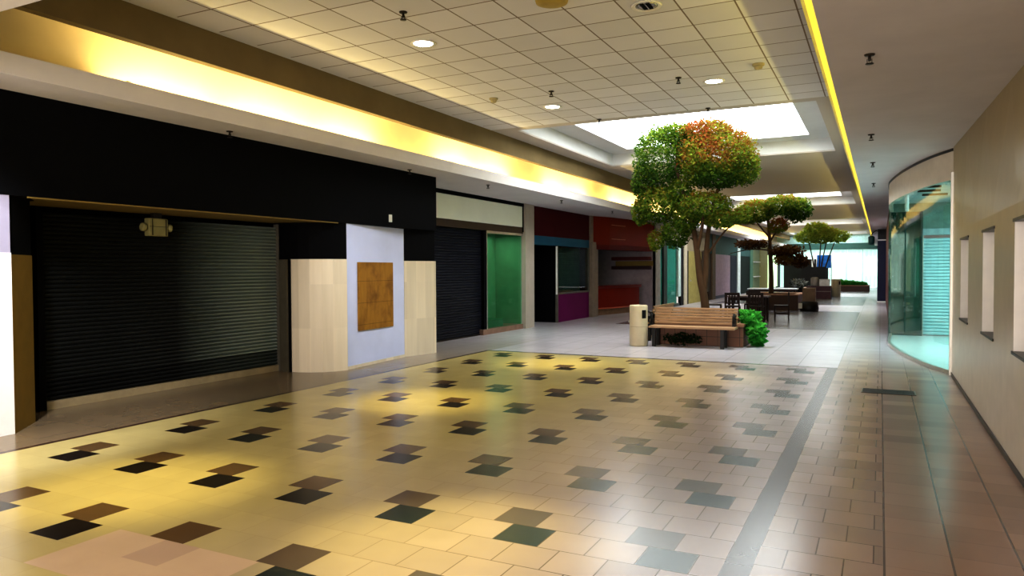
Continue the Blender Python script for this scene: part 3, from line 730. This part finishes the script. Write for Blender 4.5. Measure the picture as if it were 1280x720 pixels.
for x, y, r_, lb in [(-6.088*k, 11.433*k, .07, 'small beige smoke detector by the left rim of the tiled ceiling'), (-1.625*k, 11.335*k, .08, 'small beige smoke detector by the right rim of the tiled ceiling')]:
    t = thing('smoke_detector', lb, 'detector', (x, y, ZC), 0, 'smoke detectors')
    mb = MB(); mb.lathe([(r_, 0), (r_, -.02), (r_*.8, -.03)], seg=16); mb.build('base', M_det, t)
    mb = MB(); mb.lathe([(r_*.7, -.028), (r_*.65, -.06), (r_*.3, -.075)], seg=16); mb.build('sensor_head', M_det, t)
mb = MB(); mb.lathe([(.17, 0), (.16, -.03), (.10, -.05), (0, -.052)], (-3.0, 6.9, ZC), 24); tag(mb.build('ceiling_dome', plain('ochre_plastic', (.42, .30, .06), .5)), 'ochre dome cover on the tiled ceiling cut by the top edge of the photo', 'cover')
# added soft fill light from behind the camera
light('AREA', 'rear_fill_light', (-3.2, -4.6, 1.9), 600, (1.0, .93, .86), (PI/2, 0, 0), shape='RECTANGLE', size=9.0, size_y=3.2)
# left soffit lamp that washes the nearest pier
light('SPOT', 'pier_lamp', (-6.2, 2.9, 3.3), 420, (.93, .95, 1.), (0, 0, 0), spot_size=math.radians(80), spot_blend=.6, shadow_soft_size=.1).rotation_euler = (Vector((-7.62, 3.6, .9))-Vector((-6.2, 2.9, 3.3))).to_track_quat('-Z', 'Y').to_euler()

# ------------------------------------------------------------------ furniture : benches, bins, planters
M_wood = plain('bench_slats', (.40, .25, .14), .45, 0, .3, .25, 3, (1, 12, 12))
M_woodd = plain('planter_cap_wood', (.30, .15, .08), .5, 0, .3, .2, 3)
def brick_mat():
    g = G('planter_tiles'); p, x, y, z = g.xyz()
    a = g.m('FRACT', g.m('DIVIDE', g.m('ADD', x, y), .22)); b = g.m('FRACT', g.m('DIVIDE', z, .19))
    j = g.m('MAXIMUM', g.m('LESS_THAN', a, .05), g.m('LESS_THAN', b, .06))
    c = g.mix(g.noise(3.), (.13, .058, .035), (.20, .10, .062)); c = g.mix(g.m('MULTIPLY', g.m('GREATER_THAN', y, 22.), .75), c, (.02, .01, .008))
    return g.fin(g.mix(j, c, (.05, .03, .02)), .6, 0, .3)
M_brick = brick_mat()
M_soil = plain('soil', (.03, .02, .012), .9, 0, .1, .4, 20, None, .5)
M_iron = plain('black_iron', (.008, .007, .007), .4, .3)
BW = 1.70
def make_bench(label):
    t = thing('bench', label, 'bench')
    sl = MB()
    for k in range(5): sl.box(-BW/2, BW/2+.02, -.45+k*.088, -.45+k*.088+.078, .385, .425)
    sl.build('seat', M_wood, t, bevel=.006)
    sl = MB()
    for k in range(6):
        z = .455+k*.057; y = .0+.02*k*.9
        sl.box(-BW/2, BW/2, y, y+.03, z, z+.046)
    sl.build('backrest', M_wood, t, bevel=.005)
    for sx in (-BW/2-.03, BW/2-.05):
        mb = MB(); mb.tube([(sx, -.06, .44), (sx, -.12, .60), (sx, -.05, .66), (sx, .06, .62), (sx, .04, .45)], .028, 8); mb.box(sx-.03, sx+.03, -.10, .04, .43, .56); mb.build('armrest', M_iron, t)
    for sx in (-BW/2+.1, BW/2-.22):
        for sy in (-.38, -.06):
            mb = MB(); mb.box(sx-.035, sx+.035, sy-.03, sy+.03, 0, .385); mb.build('leg', M_iron, t)
    return t
b1 = make_bench('slatted wooden bench facing the tiled floor beside the beige bin'); b1.location = (-3.42, 15.2, 0); b1.rotation_euler = (0, 0, 0)
b2 = copy_tree(b1); b2['label'] = 'slatted wooden bench on the far left side of the tree planter, mostly hidden'; b2.location = (-4.52, 16.55, 0); b2.rotation_euler = (0, 0, -PI/2)

def planter(label, x0, x1, y0, y1, h, cap=M_woodd):
    t = thing('planter', label, 'planter', ((x0+x1)/2, (y0+y1)/2, 0)); X = (x1-x0)/2; Y_ = (y1-y0)/2
    mb = MB(); e = .1
    mb.box(-X, X, -Y_, -Y_+e, 0, h-.05); mb.box(-X, X, Y_-e, Y_, 0, h-.05); mb.box(-X, -X+e, -Y_+e, Y_-e, 0, h-.05); mb.box(X-e, X, -Y_+e, Y_-e, 0, h-.05)
    mb.build('wall', M_brick, t)
    mb = MB(); e = .16; o = .02
    mb.box(-X-o, X+o, -Y_-o, -Y_+e, h-.05, h); mb.box(-X-o, X+o, Y_-e, Y_+o, h-.05, h); mb.box(-X-o, -X+e, -Y_+e, Y_-e, h-.05, h); mb.box(X-e, X+o, -Y_+e, Y_-e, h-.05, h)
    mb.build('cap', cap, t, bevel=.006)
    mb = MB(); mb.box(-X+.1, X-.1, -Y_+.1, Y_-.1, .02, h-.08); mb.build('soil', M_soil, t)
    return t
planter('square tiled planter with wooden rim under the big tree', -4.3, -2.47, 15.3, 17.5, .47)

def make_bin(label):
    t = thing('trash_bin', label, 'bin')
    mb = MB(); mb.lathe([(.17, 0), (.185, .02), (.187, .42), (.187, .82), (.18, .845), (.12, .85), (.12, .80), (0, .80)], seg=32); mb.build('body', plain('cream_bin', (.60, .52, .36), .4, 0, .4, .05), t)
    mb = MB(); mb.lathe([(.19, .40), (.192, .405), (.19, .41)], seg=32); mb.build('seam_band', plain('cream_band', (.45, .38, .26), .4), t)
    mb = MB()
    pts = [(math.sin(a)*.19, -math.cos(a)*.19) for a in [math.radians(d) for d in (38, 48, 58, 68)]]
    mb.ribbon(pts, .58, .75, .004); mb.build('slot', M_iron, t)
    mb = MB(); mb.lathe([(.018, 0), (.024, .015), (.01, .03)], seg=10); kb = mb.build('knob', M_alu, t); kb.location = (-.187, -.02, .5); kb.rotation_euler = (0, -PI/2, 0)
    return t
bn = make_bin('cream cylindrical litter bin beside the near wooden bench'); bn.location = (-4.49, 14.80, 0)

# ------------------------------------------------------------------ plants
def leaf_mat(name, stops, rough=.6):
    g = G(name)
    at = g.nt.nodes.new('ShaderNodeAttribute'); at.attribute_name = 'tint'
    rp = g.nt.nodes.new('ShaderNodeValToRGB'); g.nt.links.new(at.outputs['Fac'], rp.inputs[0])
    el = rp.color_ramp.elements
    while len(el) > 1: el.remove(el[-1])
    for i, (p, c) in enumerate(stops):
        e = el[0] if i == 0 else el.new(p)
        e.position = p; e.color = (*c, 1)
    g.fin(rp.outputs[0], rough, 0, .08)
    tr = g.nt.nodes.new('ShaderNodeBsdfTranslucent'); g.nt.links.new(rp.outputs[0], tr.inputs[0])
    mx = g.nt.nodes.new('ShaderNodeMixShader'); mx.inputs[0].default_value = .35
    g.nt.links.new(g.p.outputs[0], mx.inputs[1]); g.nt.links.new(tr.outputs[0], mx.inputs[2]); g.nt.links.new(mx.outputs[0], g.out.inputs[0])
    return g.mat
M_leaf = leaf_mat('ficus_leaves', [(0, (.016, .045, .004)), (.25, (.055, .12, .010)), (.5, (.16, .21, .018)), (.72, (.19, .11, .014)), (1, (.22, .055, .012))])
M_leafg = leaf_mat('bright_green_leaves', [(0, (.008, .09, .008)), (.5, (.03, .30, .03)), (1, (.16, .60, .10))])
M_bark = plain('tree_bark', (.075, .040, .020), .8, 0, .15, .3, 8, (1, 1, .3), .4)
rnd = random.Random(3)
def leaves(mb, tint, c, rad, n, size, tintfn, shell=.45, droop=.2, flat_=1.0):
    """leaf blades scattered in an ellipsoid, denser to the outside"""
    c = Vector(c)
    for _ in range(n):
        while True:
            d = Vector((rnd.uniform(-1, 1), rnd.uniform(-1, 1), rnd.uniform(-1, 1)))
            if .05 < d.length <= 1: break
        d.normalize(); rr = rnd.uniform(shell, 1.)**.6*rnd.uniform(.84, 1.08)
        p = c+Vector((d.x*rad[0], d.y*rad[1], d.z*rad[2]))*rr
        ax = Vector((rnd.gauss(0, 1), rnd.gauss(0, 1), rnd.gauss(-droop*2, .7))).normalized()
        sd = ax.cross(Vector((rnd.gauss(0, 1), rnd.gauss(0, 1), rnd.gauss(0, 1)))).normalized()
        L = size*rnd.uniform(.7, 1.35); W = L*.24; nn = ax.cross(sd)*L*.12
        vs = mb.verts([p-ax*L*.5, p-sd*W+nn, p+ax*L*.5, p+sd*W+nn])
        mb.bm.faces.new(vs)
        tv = tintfn(p, d)
        tint.extend([min(1, max(0, tv+rnd.uniform(-.24, .24)))]*4)
def set_tint(o, tint):
    a = o.data.attributes.new('tint', 'FLOAT', 'POINT'); a.data.foreach_set('value', tint)
def limb(mb, pts, r0, r1, seg=8):
    P_ = [tuple(v) for v in catmull(pts, 5)]
    mb.tube(P_, [r0+(r1-r0)*i/(len(P_)-1) for i in range(len(P_))], seg)

# tree 1
TY = 16.3
t = thing('indoor_tree', 'big ficus tree with clipped green and rust-orange crown behind the near bench', 'tree', (-3.45, TY, .40))
B = Vector((-3.45, TY, .40))
def T(x, z, y=0.): return (x+3.45, y, z-.40)
mb = MB()
limb(mb, [T(-3.42, .35), T(-3.45, .9), T(-3.55, 1.4), T(-3.62, 2.0), T(-3.72, 2.6), T(-3.9, 3.2), T(-4.1, 3.9)], .10, .03)
limb(mb, [T(-3.49, 1.0, .02), T(-3.44, 1.5, .05), T(-3.42, 2.1, .08), T(-3.35, 2.7, .1), T(-3.2, 3.3, .1), T(-3.0, 3.8, .1)], .075, .025)
limb(mb, [T(-3.62, 2.0), T(-3.52, 2.3, -.1), T(-3.45, 2.7, -.2), T(-3.5, 3.1, -.3)], .05, .02)
limb(mb, [T(-3.42, 1.9, .08), T(-3.2, 2.2, .1), T(-3.0, 2.45, .1), T(-2.8, 2.6, .1)], .03, .012)
limb(mb, [T(-3.72, 2.6), T(-4.1, 2.75), T(-4.5, 2.85), T(-4.75, 2.8)], .03, .012)
limb(mb, [T(-3.72, 2.6), T(-4.0, 3.0), T(-4.4, 3.4)], .03, .012)
mb.build('trunk', M_bark, t)
clusters = [ # centre x, y-off, z, rx, ry, rz, n, base tint
    (-4.43, 0, 4.10, 0.65, 0.67, 0.74, 3000, 0.18),
    (-4.80, 0, 3.56, 0.32, 0.40, 0.44, 900, 0.22),
    (-4.09, 0, 4.58, 0.46, 0.41, 0.28, 900, 0.25),
    (-3.18, 0, 4.09, 0.88, 0.79, 0.60, 5200, 0.72),
    (-3.44, 0, 4.60, 0.63, 0.57, 0.25, 1500, 0.80),
    (-2.62, 0, 3.74, 0.35, 0.35, 0.39, 1300, 0.42),
    (-3.16, 0, 3.57, 0.63, 0.57, 0.26, 1500, 0.12),  # dark shading at the crown's lower right, put into the leaf tint
    (-3.68, 0, 3.90, 0.35, 0.48, 0.53, 1000, 0.50),
    (-4.47, 0, 3.04, 0.53, 0.48, 0.46, 1800, 0.36),
    (-4.89, 0, 2.88, 0.23, 0.29, 0.32, 600, 0.42),
    (-4.00, 0, 3.30, 0.35, 0.32, 0.32, 700, 0.25),
    (-3.47, 0, 2.96, 0.63, 0.57, 0.35, 2200, 0.42),
    (-3.12, 0, 2.67, 0.42, 0.38, 0.21, 900, 0.40),
    (-3.85, 0, 2.66, 0.35, 0.32, 0.28, 800, 0.30),
    (-4.09, 0, 2.38, 0.35, 0.32, 0.35, 900, 0.24),
    (-4.54, 0, 2.25, 0.21, 0.22, 0.25, 350, 0.50),
    (-2.69, 0, 2.72, 0.25, 0.22, 0.19, 350, 0.45),]
for (cx, oy, cz, rx, ry, rz, n, bt) in clusters:
    m_ = MB(); tn = []
    def tf(p, d, bt=bt): 
        v = bt+.16*d.z
        if bt > .55: v = bt+.12*math.sin(p.x*7+p.z*5)+.08*d.z - max(0, p.x-.7)*.55 - (.25 if d.z < -.5 else 0)
        return v
    leaves(m_, tn, T(cx, cz, oy), (rx, ry, rz), int(n*1.35), .075, tf)
    o = m_.build('foliage', M_leaf, t); set_tint(o, tn)

# shrub at the planter corner
t = thing('shrub', 'bright green leafy shrub at the right corner of the near planter', 'shrub', (-2.35, 15.7, 0))
mb = MB()
for k in range(9):
    a = k*2.4; limb(mb, [(0, 0, 0), (.05*math.cos(a), .05*math.sin(a), .3), (.2*math.cos(a), .2*math.sin(a), .55)], .012, .005, 5)
mb.build('stem', M_bark, t)
m_ = MB(); tn = []
for c_, r_, n_ in [((-.02, -.05, .52), (.24, .24, .22), 260), ((.10, -.12, .30), (.22, .22, .26), 260), ((-.1, .0, .62), (.16, .18, .14), 120), ((.12, -.1, .13), (.16, .18, .13), 110)]:
    leaves(m_, tn, c_, r_, n_, .15, lambda p, d: .5+.3*d.z-.1*d.y, .2)
o = m_.build('foliage', M_leafg, t); set_tint(o, tn)
# low greenery under the bench
t = thing('ground_cover_plant', 'dark green low plant in the shade under the near bench', 'plant', (-3.65, 15.16, 0))
m_ = MB(); tn = []; leaves(m_, tn, (0, 0, .14), (.45, .09, .14), 220, .09, lambda p, d: .2, .1)
o = m_.build('foliage', leaf_mat('dark_leaves', [(0, (.006, .015, .004)), (1, (.03, .06, .015))]), t); set_tint(o, tn)

# tree 2
planter('second tiled planter, beside the dark table set', -4.6, -2.75, 29.3, 31.6, .62)
t = thing('indoor_tree', 'umbrella-shaped tree with brown drooping lower leaves behind the dark table set', 'tree', (-3.84, 30.3, .5))
def T2(x, z, y=0.): return (x+3.84, y, z-.5)
mb = MB()
limb(mb, [T2(-3.84, .45), T2(-3.83, 1.2), T2(-3.86, 2.0), T2(-3.9, 2.8), T2(-3.95, 3.4), T2(-4.0, 3.9)], .10, .04)
limb(mb, [T2(-3.9, 2.6), T2(-3.6, 3.1), T2(-3.2, 3.5)], .04, .02); limb(mb, [T2(-3.9, 2.8), T2(-4.3, 3.3), T2(-4.6, 3.7)], .04, .02)
limb(mb, [T2(-3.85, 2.2), T2(-3.3, 2.35), T2(-2.6, 1.9)], .03, .012); limb(mb, [T2(-3.85, 2.3), T2(-4.6, 2.35), T2(-5.4, 2.2)], .03, .012)
mb.build('trunk', M_bark, t)
for (cx, oy, cz, rx, ry, rz, n, bt) in [(-4.4, 0, 3.85, .78, .8, .50, 1900, .45), (-3.4, 0, 4.05, .9, .8, .42, 1800, .42), (-2.9, .1, 3.85, .6, .6, .52, 1100, .12), (-4.7, -.1, 3.6, .45, .5, .25, 500, .5),
                                         (-3.55, -.2, 3.25, .42, .4, .30, 500, .70)]:
    m_ = MB(); tn = []; leaves(m_, tn, T2(cx, cz, oy), (rx, ry, rz), n, .13, lambda p, d, bt=bt: bt+.22*d.z)
    o = m_.build('foliage', M_leaf, t); set_tint(o, tn)
M_dry = leaf_mat('dry_brown_leaves', [(0, (.035, .012, .004)), (.5, (.11, .045, .010)), (1, (.20, .12, .02))])
for (cx, oy, cz, rx, ry, rz, n, bt) in [(-3.25, -.2, 2.25, .75, .5, .26, 700, .35), (-2.75, -.2, 1.85, .38, .4, .28, 350, .15), (-4.6, 0, 2.55, .75, .5, .20, 450, .2), (-3.3, -.3, 1.9, .5, .3, .2, 300, .75)]:
    m_ = MB(); tn = []; leaves(m_, tn, T2(cx, cz, oy), (rx, ry, rz), n, .15, lambda p, d, bt=bt: bt+.2*d.z, .15)
    o = m_.build('dry_foliage', M_dry, t); set_tint(o, tn)

# tree 3
M_leaf3 = leaf_mat('pale_green_leaves', [(0, (.10, .18, .02)), (.5, (.42, .58, .10)), (1, (.62, .50, .10))])
t = thing('indoor_tree', 'farthest tree, pale green domed crown on several thin stems', 'tree', (-3.1, 44.5, .3))
def T3(x, z, y=0.): return (x+3.1, y, z-.3)
mb = MB()
for (a, b) in [((-3.2, .5), (-3.6, 3.0)), ((-3.1, .5), (-3.0, 3.1)), ((-3.0, .5), (-2.3, 3.0)), ((-3.1, .5), (-2.7, 3.1))]:
    limb(mb, [T3(*a), T3((a[0]*.6+b[0]*.4), (a[1]+b[1])/2), T3(*b)], .05, .025, 6)
mb.build('trunk', M_bark, t)
for (cx, oy, cz, rx, ry, rz, n, bt) in [(-3.6, 0, 3.35, .85, .8, .36, 900, .45), (-3.2, 0, 3.75, .75, .8, .42, 1000, .52), (-2.2, 0, 3.35, .75, .8, .36, 900, .45), (-2.6, -.3, 3.55, .6, .6, .32, 600, .62), (-3.0, -.2, 3.2, .9, .6, .25, 500, .35)]:
    m_ = MB(); tn = []; leaves(m_, tn, T3(cx, cz, oy), (rx, ry, rz), n, .17, lambda p, d, bt=bt: bt+.2*d.z)
    o = m_.build('foliage', M_leaf3, t); set_tint(o, tn)
planter('third planter, low and dark, under the farthest tree', -3.9, -2.5, 43.6, 45.6, .5)

# hedge planter at the end
planter('long low planter with green hedge before the bright end glass', -2.55, -.65, 54.6, 55.8, .42)
t = thing('hedge', 'low green hedge in the long planter before the bright end glass', 'hedge', (-1.75, 55.2, .36))
m_ = MB(); tn = []
for k in range(9): leaves(m_, tn, (-.7+k*.18, 0, .22-.012*k), (.25, .42, .26-.012*k), 150, .16, lambda p, d: .4+.35*d.z, .2)
o = m_.build('foliage', M_leafg, t); set_tint(o, tn)

# ------------------------------------------------------------------ tables and chairs
M_dw = plain('dark_table_wood', (.022, .010, .007), .5, 0, .15, .3, 4)
M_ttop = plain('mauve_tabletop', (.13, .085, .085), .35, 0, .4, .2, 4)
def make_table(label, L=1.25, W=.85, top=M_ttop):
    t = thing('table', label, 'table')
    mb = MB(); mb.box(-L/2, L/2, -W/2, W/2, .70, .745); mb.build('tabletop', top, t, bevel=.008)
    for sy in (-1, 1):
        mb = MB(); mb.box(-L/2+.08, L/2-.08, sy*(W/2-.09)-.01, sy*(W/2-.09)+.01, .60, .70); mb.build('apron', M_dw, t)
    for sx in (-1, 1):
        for sy in (-1, 1):
            mb = MB(); x = sx*(L/2-.1); y_ = sy*(W/2-.1); mb.box(x-.035, x+.035, y_-.035, y_+.035, 0, .70); mb.build('leg', M_dw, t)
    return t
def make_chair(label):
    t = thing('chair', label, 'chair')
    mb = MB(); mb.box(-.22, .22, -.22, .22, .42, .46); mb.build('seat', M_dw, t, bevel=.008)
    mb = MB(); mb.box(-.22, .22, .19, .225, .78, .86); mb.box(-.22, .22, .19, .225, .52, .56)
    for k in range(5): mb.box(-.16+k*.08-.018, -.16+k*.08+.018, .20, .215, .56, .78)
    mb.build('backrest', M_dw, t)
    for sx in (-1, 1):
        for sy in (-1, 1):
            mb = MB(); mb.box(sx*.2-.022, sx*.2+.022, sy*.2-.022, sy*.2+.022, 0, .86 if sy > 0 else .42); mb.build('leg', M_dw, t)
        mb = MB(); mb.box(sx*.2-.015, sx*.2+.015, -.18, .18, .18, .21); mb.build('stretcher', M_dw, t)
    return t
tb = make_table('dark wooden table with mauve top between the near bench and second planter'); tb.location = (-3.7, 23.9, 0)
c0 = make_chair('')
for i, (x, y, rz, lb) in enumerate([(-4.75, 23.9, PI/2+.15, 'dark slat-back chair at the left end of the dark table'), (-2.72, 24.0, -PI/2+.1, 'dark slat-back chair at the right end of the dark table'),
                                    (-3.35, 23.2, PI, 'dark slat-back chair on the near side of the dark table, right one'), (-4.05, 23.15, PI+.1, 'dark slat-back chair on the near side of the dark table, left one'),
                                    (-3.7, 24.7, 0, 'dark slat-back chair on the far side of the dark table')]):
    o = c0 if i == 0 else copy_tree(c0)
    o.location = (x, y, 0); o.rotation_euler = (0, 0, rz); o['label'] = lb; o['group'] = 'chairs round the dark table'
# beige stone blocks near second planter
t = thing('stone_pedestal', 'beige pedestal with dark round foot beside the second planter', 'pedestal', (-2.36, 29.3, 0))
mb = MB(); mb.box(-.22, .22, -.2, .2, .36, .86); mb.build('block', plain('tan_stone', (.20, .135, .085), .6), t, bevel=.01)
mb = MB(); mb.lathe([(.32, 0), (.34, .1), (.30, .34), (.2, .36)], seg=20); mb.build('foot', M_iron, t)
mb = MB(); mb.box(-.35, -.22, -.25, -.2, .1, .3); mb.build('plate', M_white, t)
tb2 = make_table('long dark table with pale top behind the second planter', 2.0, .8, plain('pale_tabletop', (.45, .45, .48), .3)); tb2.location = (-4.1, 33.0, 0)

# ------------------------------------------------------------------ kiosk far ahead
t = thing('kiosk', 'maroon kiosk with dark roof panel far ahead under the pale tree', 'kiosk', (-2.9, 41.6, 0))
mb = MB(); mb.box(-.55, .62, -.35, .35, 0, .66); mb.build('base', plain('maroon_base', (.05, .012, .018), .5), t)
mb = MB(); mb.box(-.55, .64, -.37, .37, .36, .40); mb.build('trim', plain('grey_line', (.16, .12, .12), .5), t)
mb = MB(); mb.box(-.85, .35, .30, .36, .95, 1.66); mb.build('back_panel', M_iron, t)
for sx in (-.8, .3):
    mb = MB(); mb.box(sx-.03, sx+.03, .28, .34, .66, 1.0); mb.build('post', M_iron, t)
mb = MB(); mb.box(-.24, .24, -.2, .2, 0, .36); o = mb.build('carton', plain('white_carton', (.62, .60, .60), .6), bevel=.01); o.location = (-2.6, 41.5, .66); tag(o, 'white carton standing on the maroon kiosk counter', 'box')
mb = MB(); mb.lathe([(.19, 0), (.2, .02), (.2, .40), (.16, .44), (.1, .46)], seg=18); o = mb.build('drum', plain('grey_drum', (.30, .27, .25), .5)); o.location = (-3.08, 41.55, .66); tag(o, 'grey rounded drum beside the white carton on the kiosk', 'drum')
# blue banner
t = thing('blue_banner', 'bright blue banner behind the stems of the farthest tree', 'banner', (-2.9, 46.5, 0))
mb = MB(); mb.box(-.45, .35, -.01, .01, 1.6, 2.35); mb.build('cloth', plain('blue_cloth', (.03, .20, .65), .6, 0, .2, .5, 4), t)
for sx in (-.45, .35):
    mb = MB(); mb.tube([(sx, 0, 0), (sx, 0, 2.4)], .02, 6); mb.build('post', M_alu, t)
bn2 = copy_tree(bn); bn2.location = (-2.2, 44.6, 0); bn2.scale = (1.25, 1.25, 1.15); bn2['label'] = 'pale litter bin standing right of the far kiosk'
# variegated plant
t = thing('variegated_plant', 'small plant with pale speckled leaves left of the far kiosk', 'plant', (-3.75, 40.2, 0))
mb = MB(); mb.lathe([(.18, 0), (.25, .55), (.27, .6), (.22, .6), (.2, .5), (0, .5)], seg=16); mb.build('pot', M_iron, t)
m_ = MB(); tn = []; leaves(m_, tn, (0, 0, .82), (.48, .4, .26), 170, .18, lambda p, d: .5+rnd.uniform(-.5, .5), .2)
o = m_.build('foliage', leaf_mat('pale_leaves', [(0, (.02, .03, .02)), (.5, (.25, .28, .28)), (1, (.7, .75, .75))]), t); set_tint(o, tn)

# floor grate
t = thing('floor_grate', 'dark rectangular grate set in the floor before the curved glass shop', 'grate', (.10, 10.55, 0))
mb = MB()
for k in range(9): mb.box(-.30+.005, .30-.005, -.15+k*.035, -.15+k*.035+.022, .002, .008)
mb.build('bars', M_iron, t)
mb = MB(); mb.box(-.31, .31, -.17, -.155, .001, .009); mb.box(-.31, .31, .165, .18, .001, .009); mb.box(-.31, -.295, -.155, .165, .001, .009); mb.box(.295, .31, -.155, .165, .001, .009); mb.build('frame', M_dkmet, t)
mb = MB(); mb.box(-.295, .295, -.155, .165, .0005, .002); mb.build('pit', M_black, t)

# ------------------------------------------------------------------ world and view
wd = bpy.data.worlds.new('world'); scene.world = wd; wd.use_nodes = True
bg = wd.node_tree.nodes['Background']; bg.inputs[0].default_value = (.95, .88, .80, 1); bg.inputs[1].default_value = .9
scene.view_settings.view_transform = 'Standard'
scene.view_settings.look = 'None'
scene.view_settings.exposure = 0.7
scene.view_settings.gamma = 0.82
cy = scene.cycles
cy.use_denoising = True
cy.max_bounces = 7; cy.diffuse_bounces = 3; cy.glossy_bounces = 3; cy.transparent_max_bounces = 8
cy.sample_clamp_indirect = 4.0; cy.caustics_reflective = False; cy.caustics_refractive = False
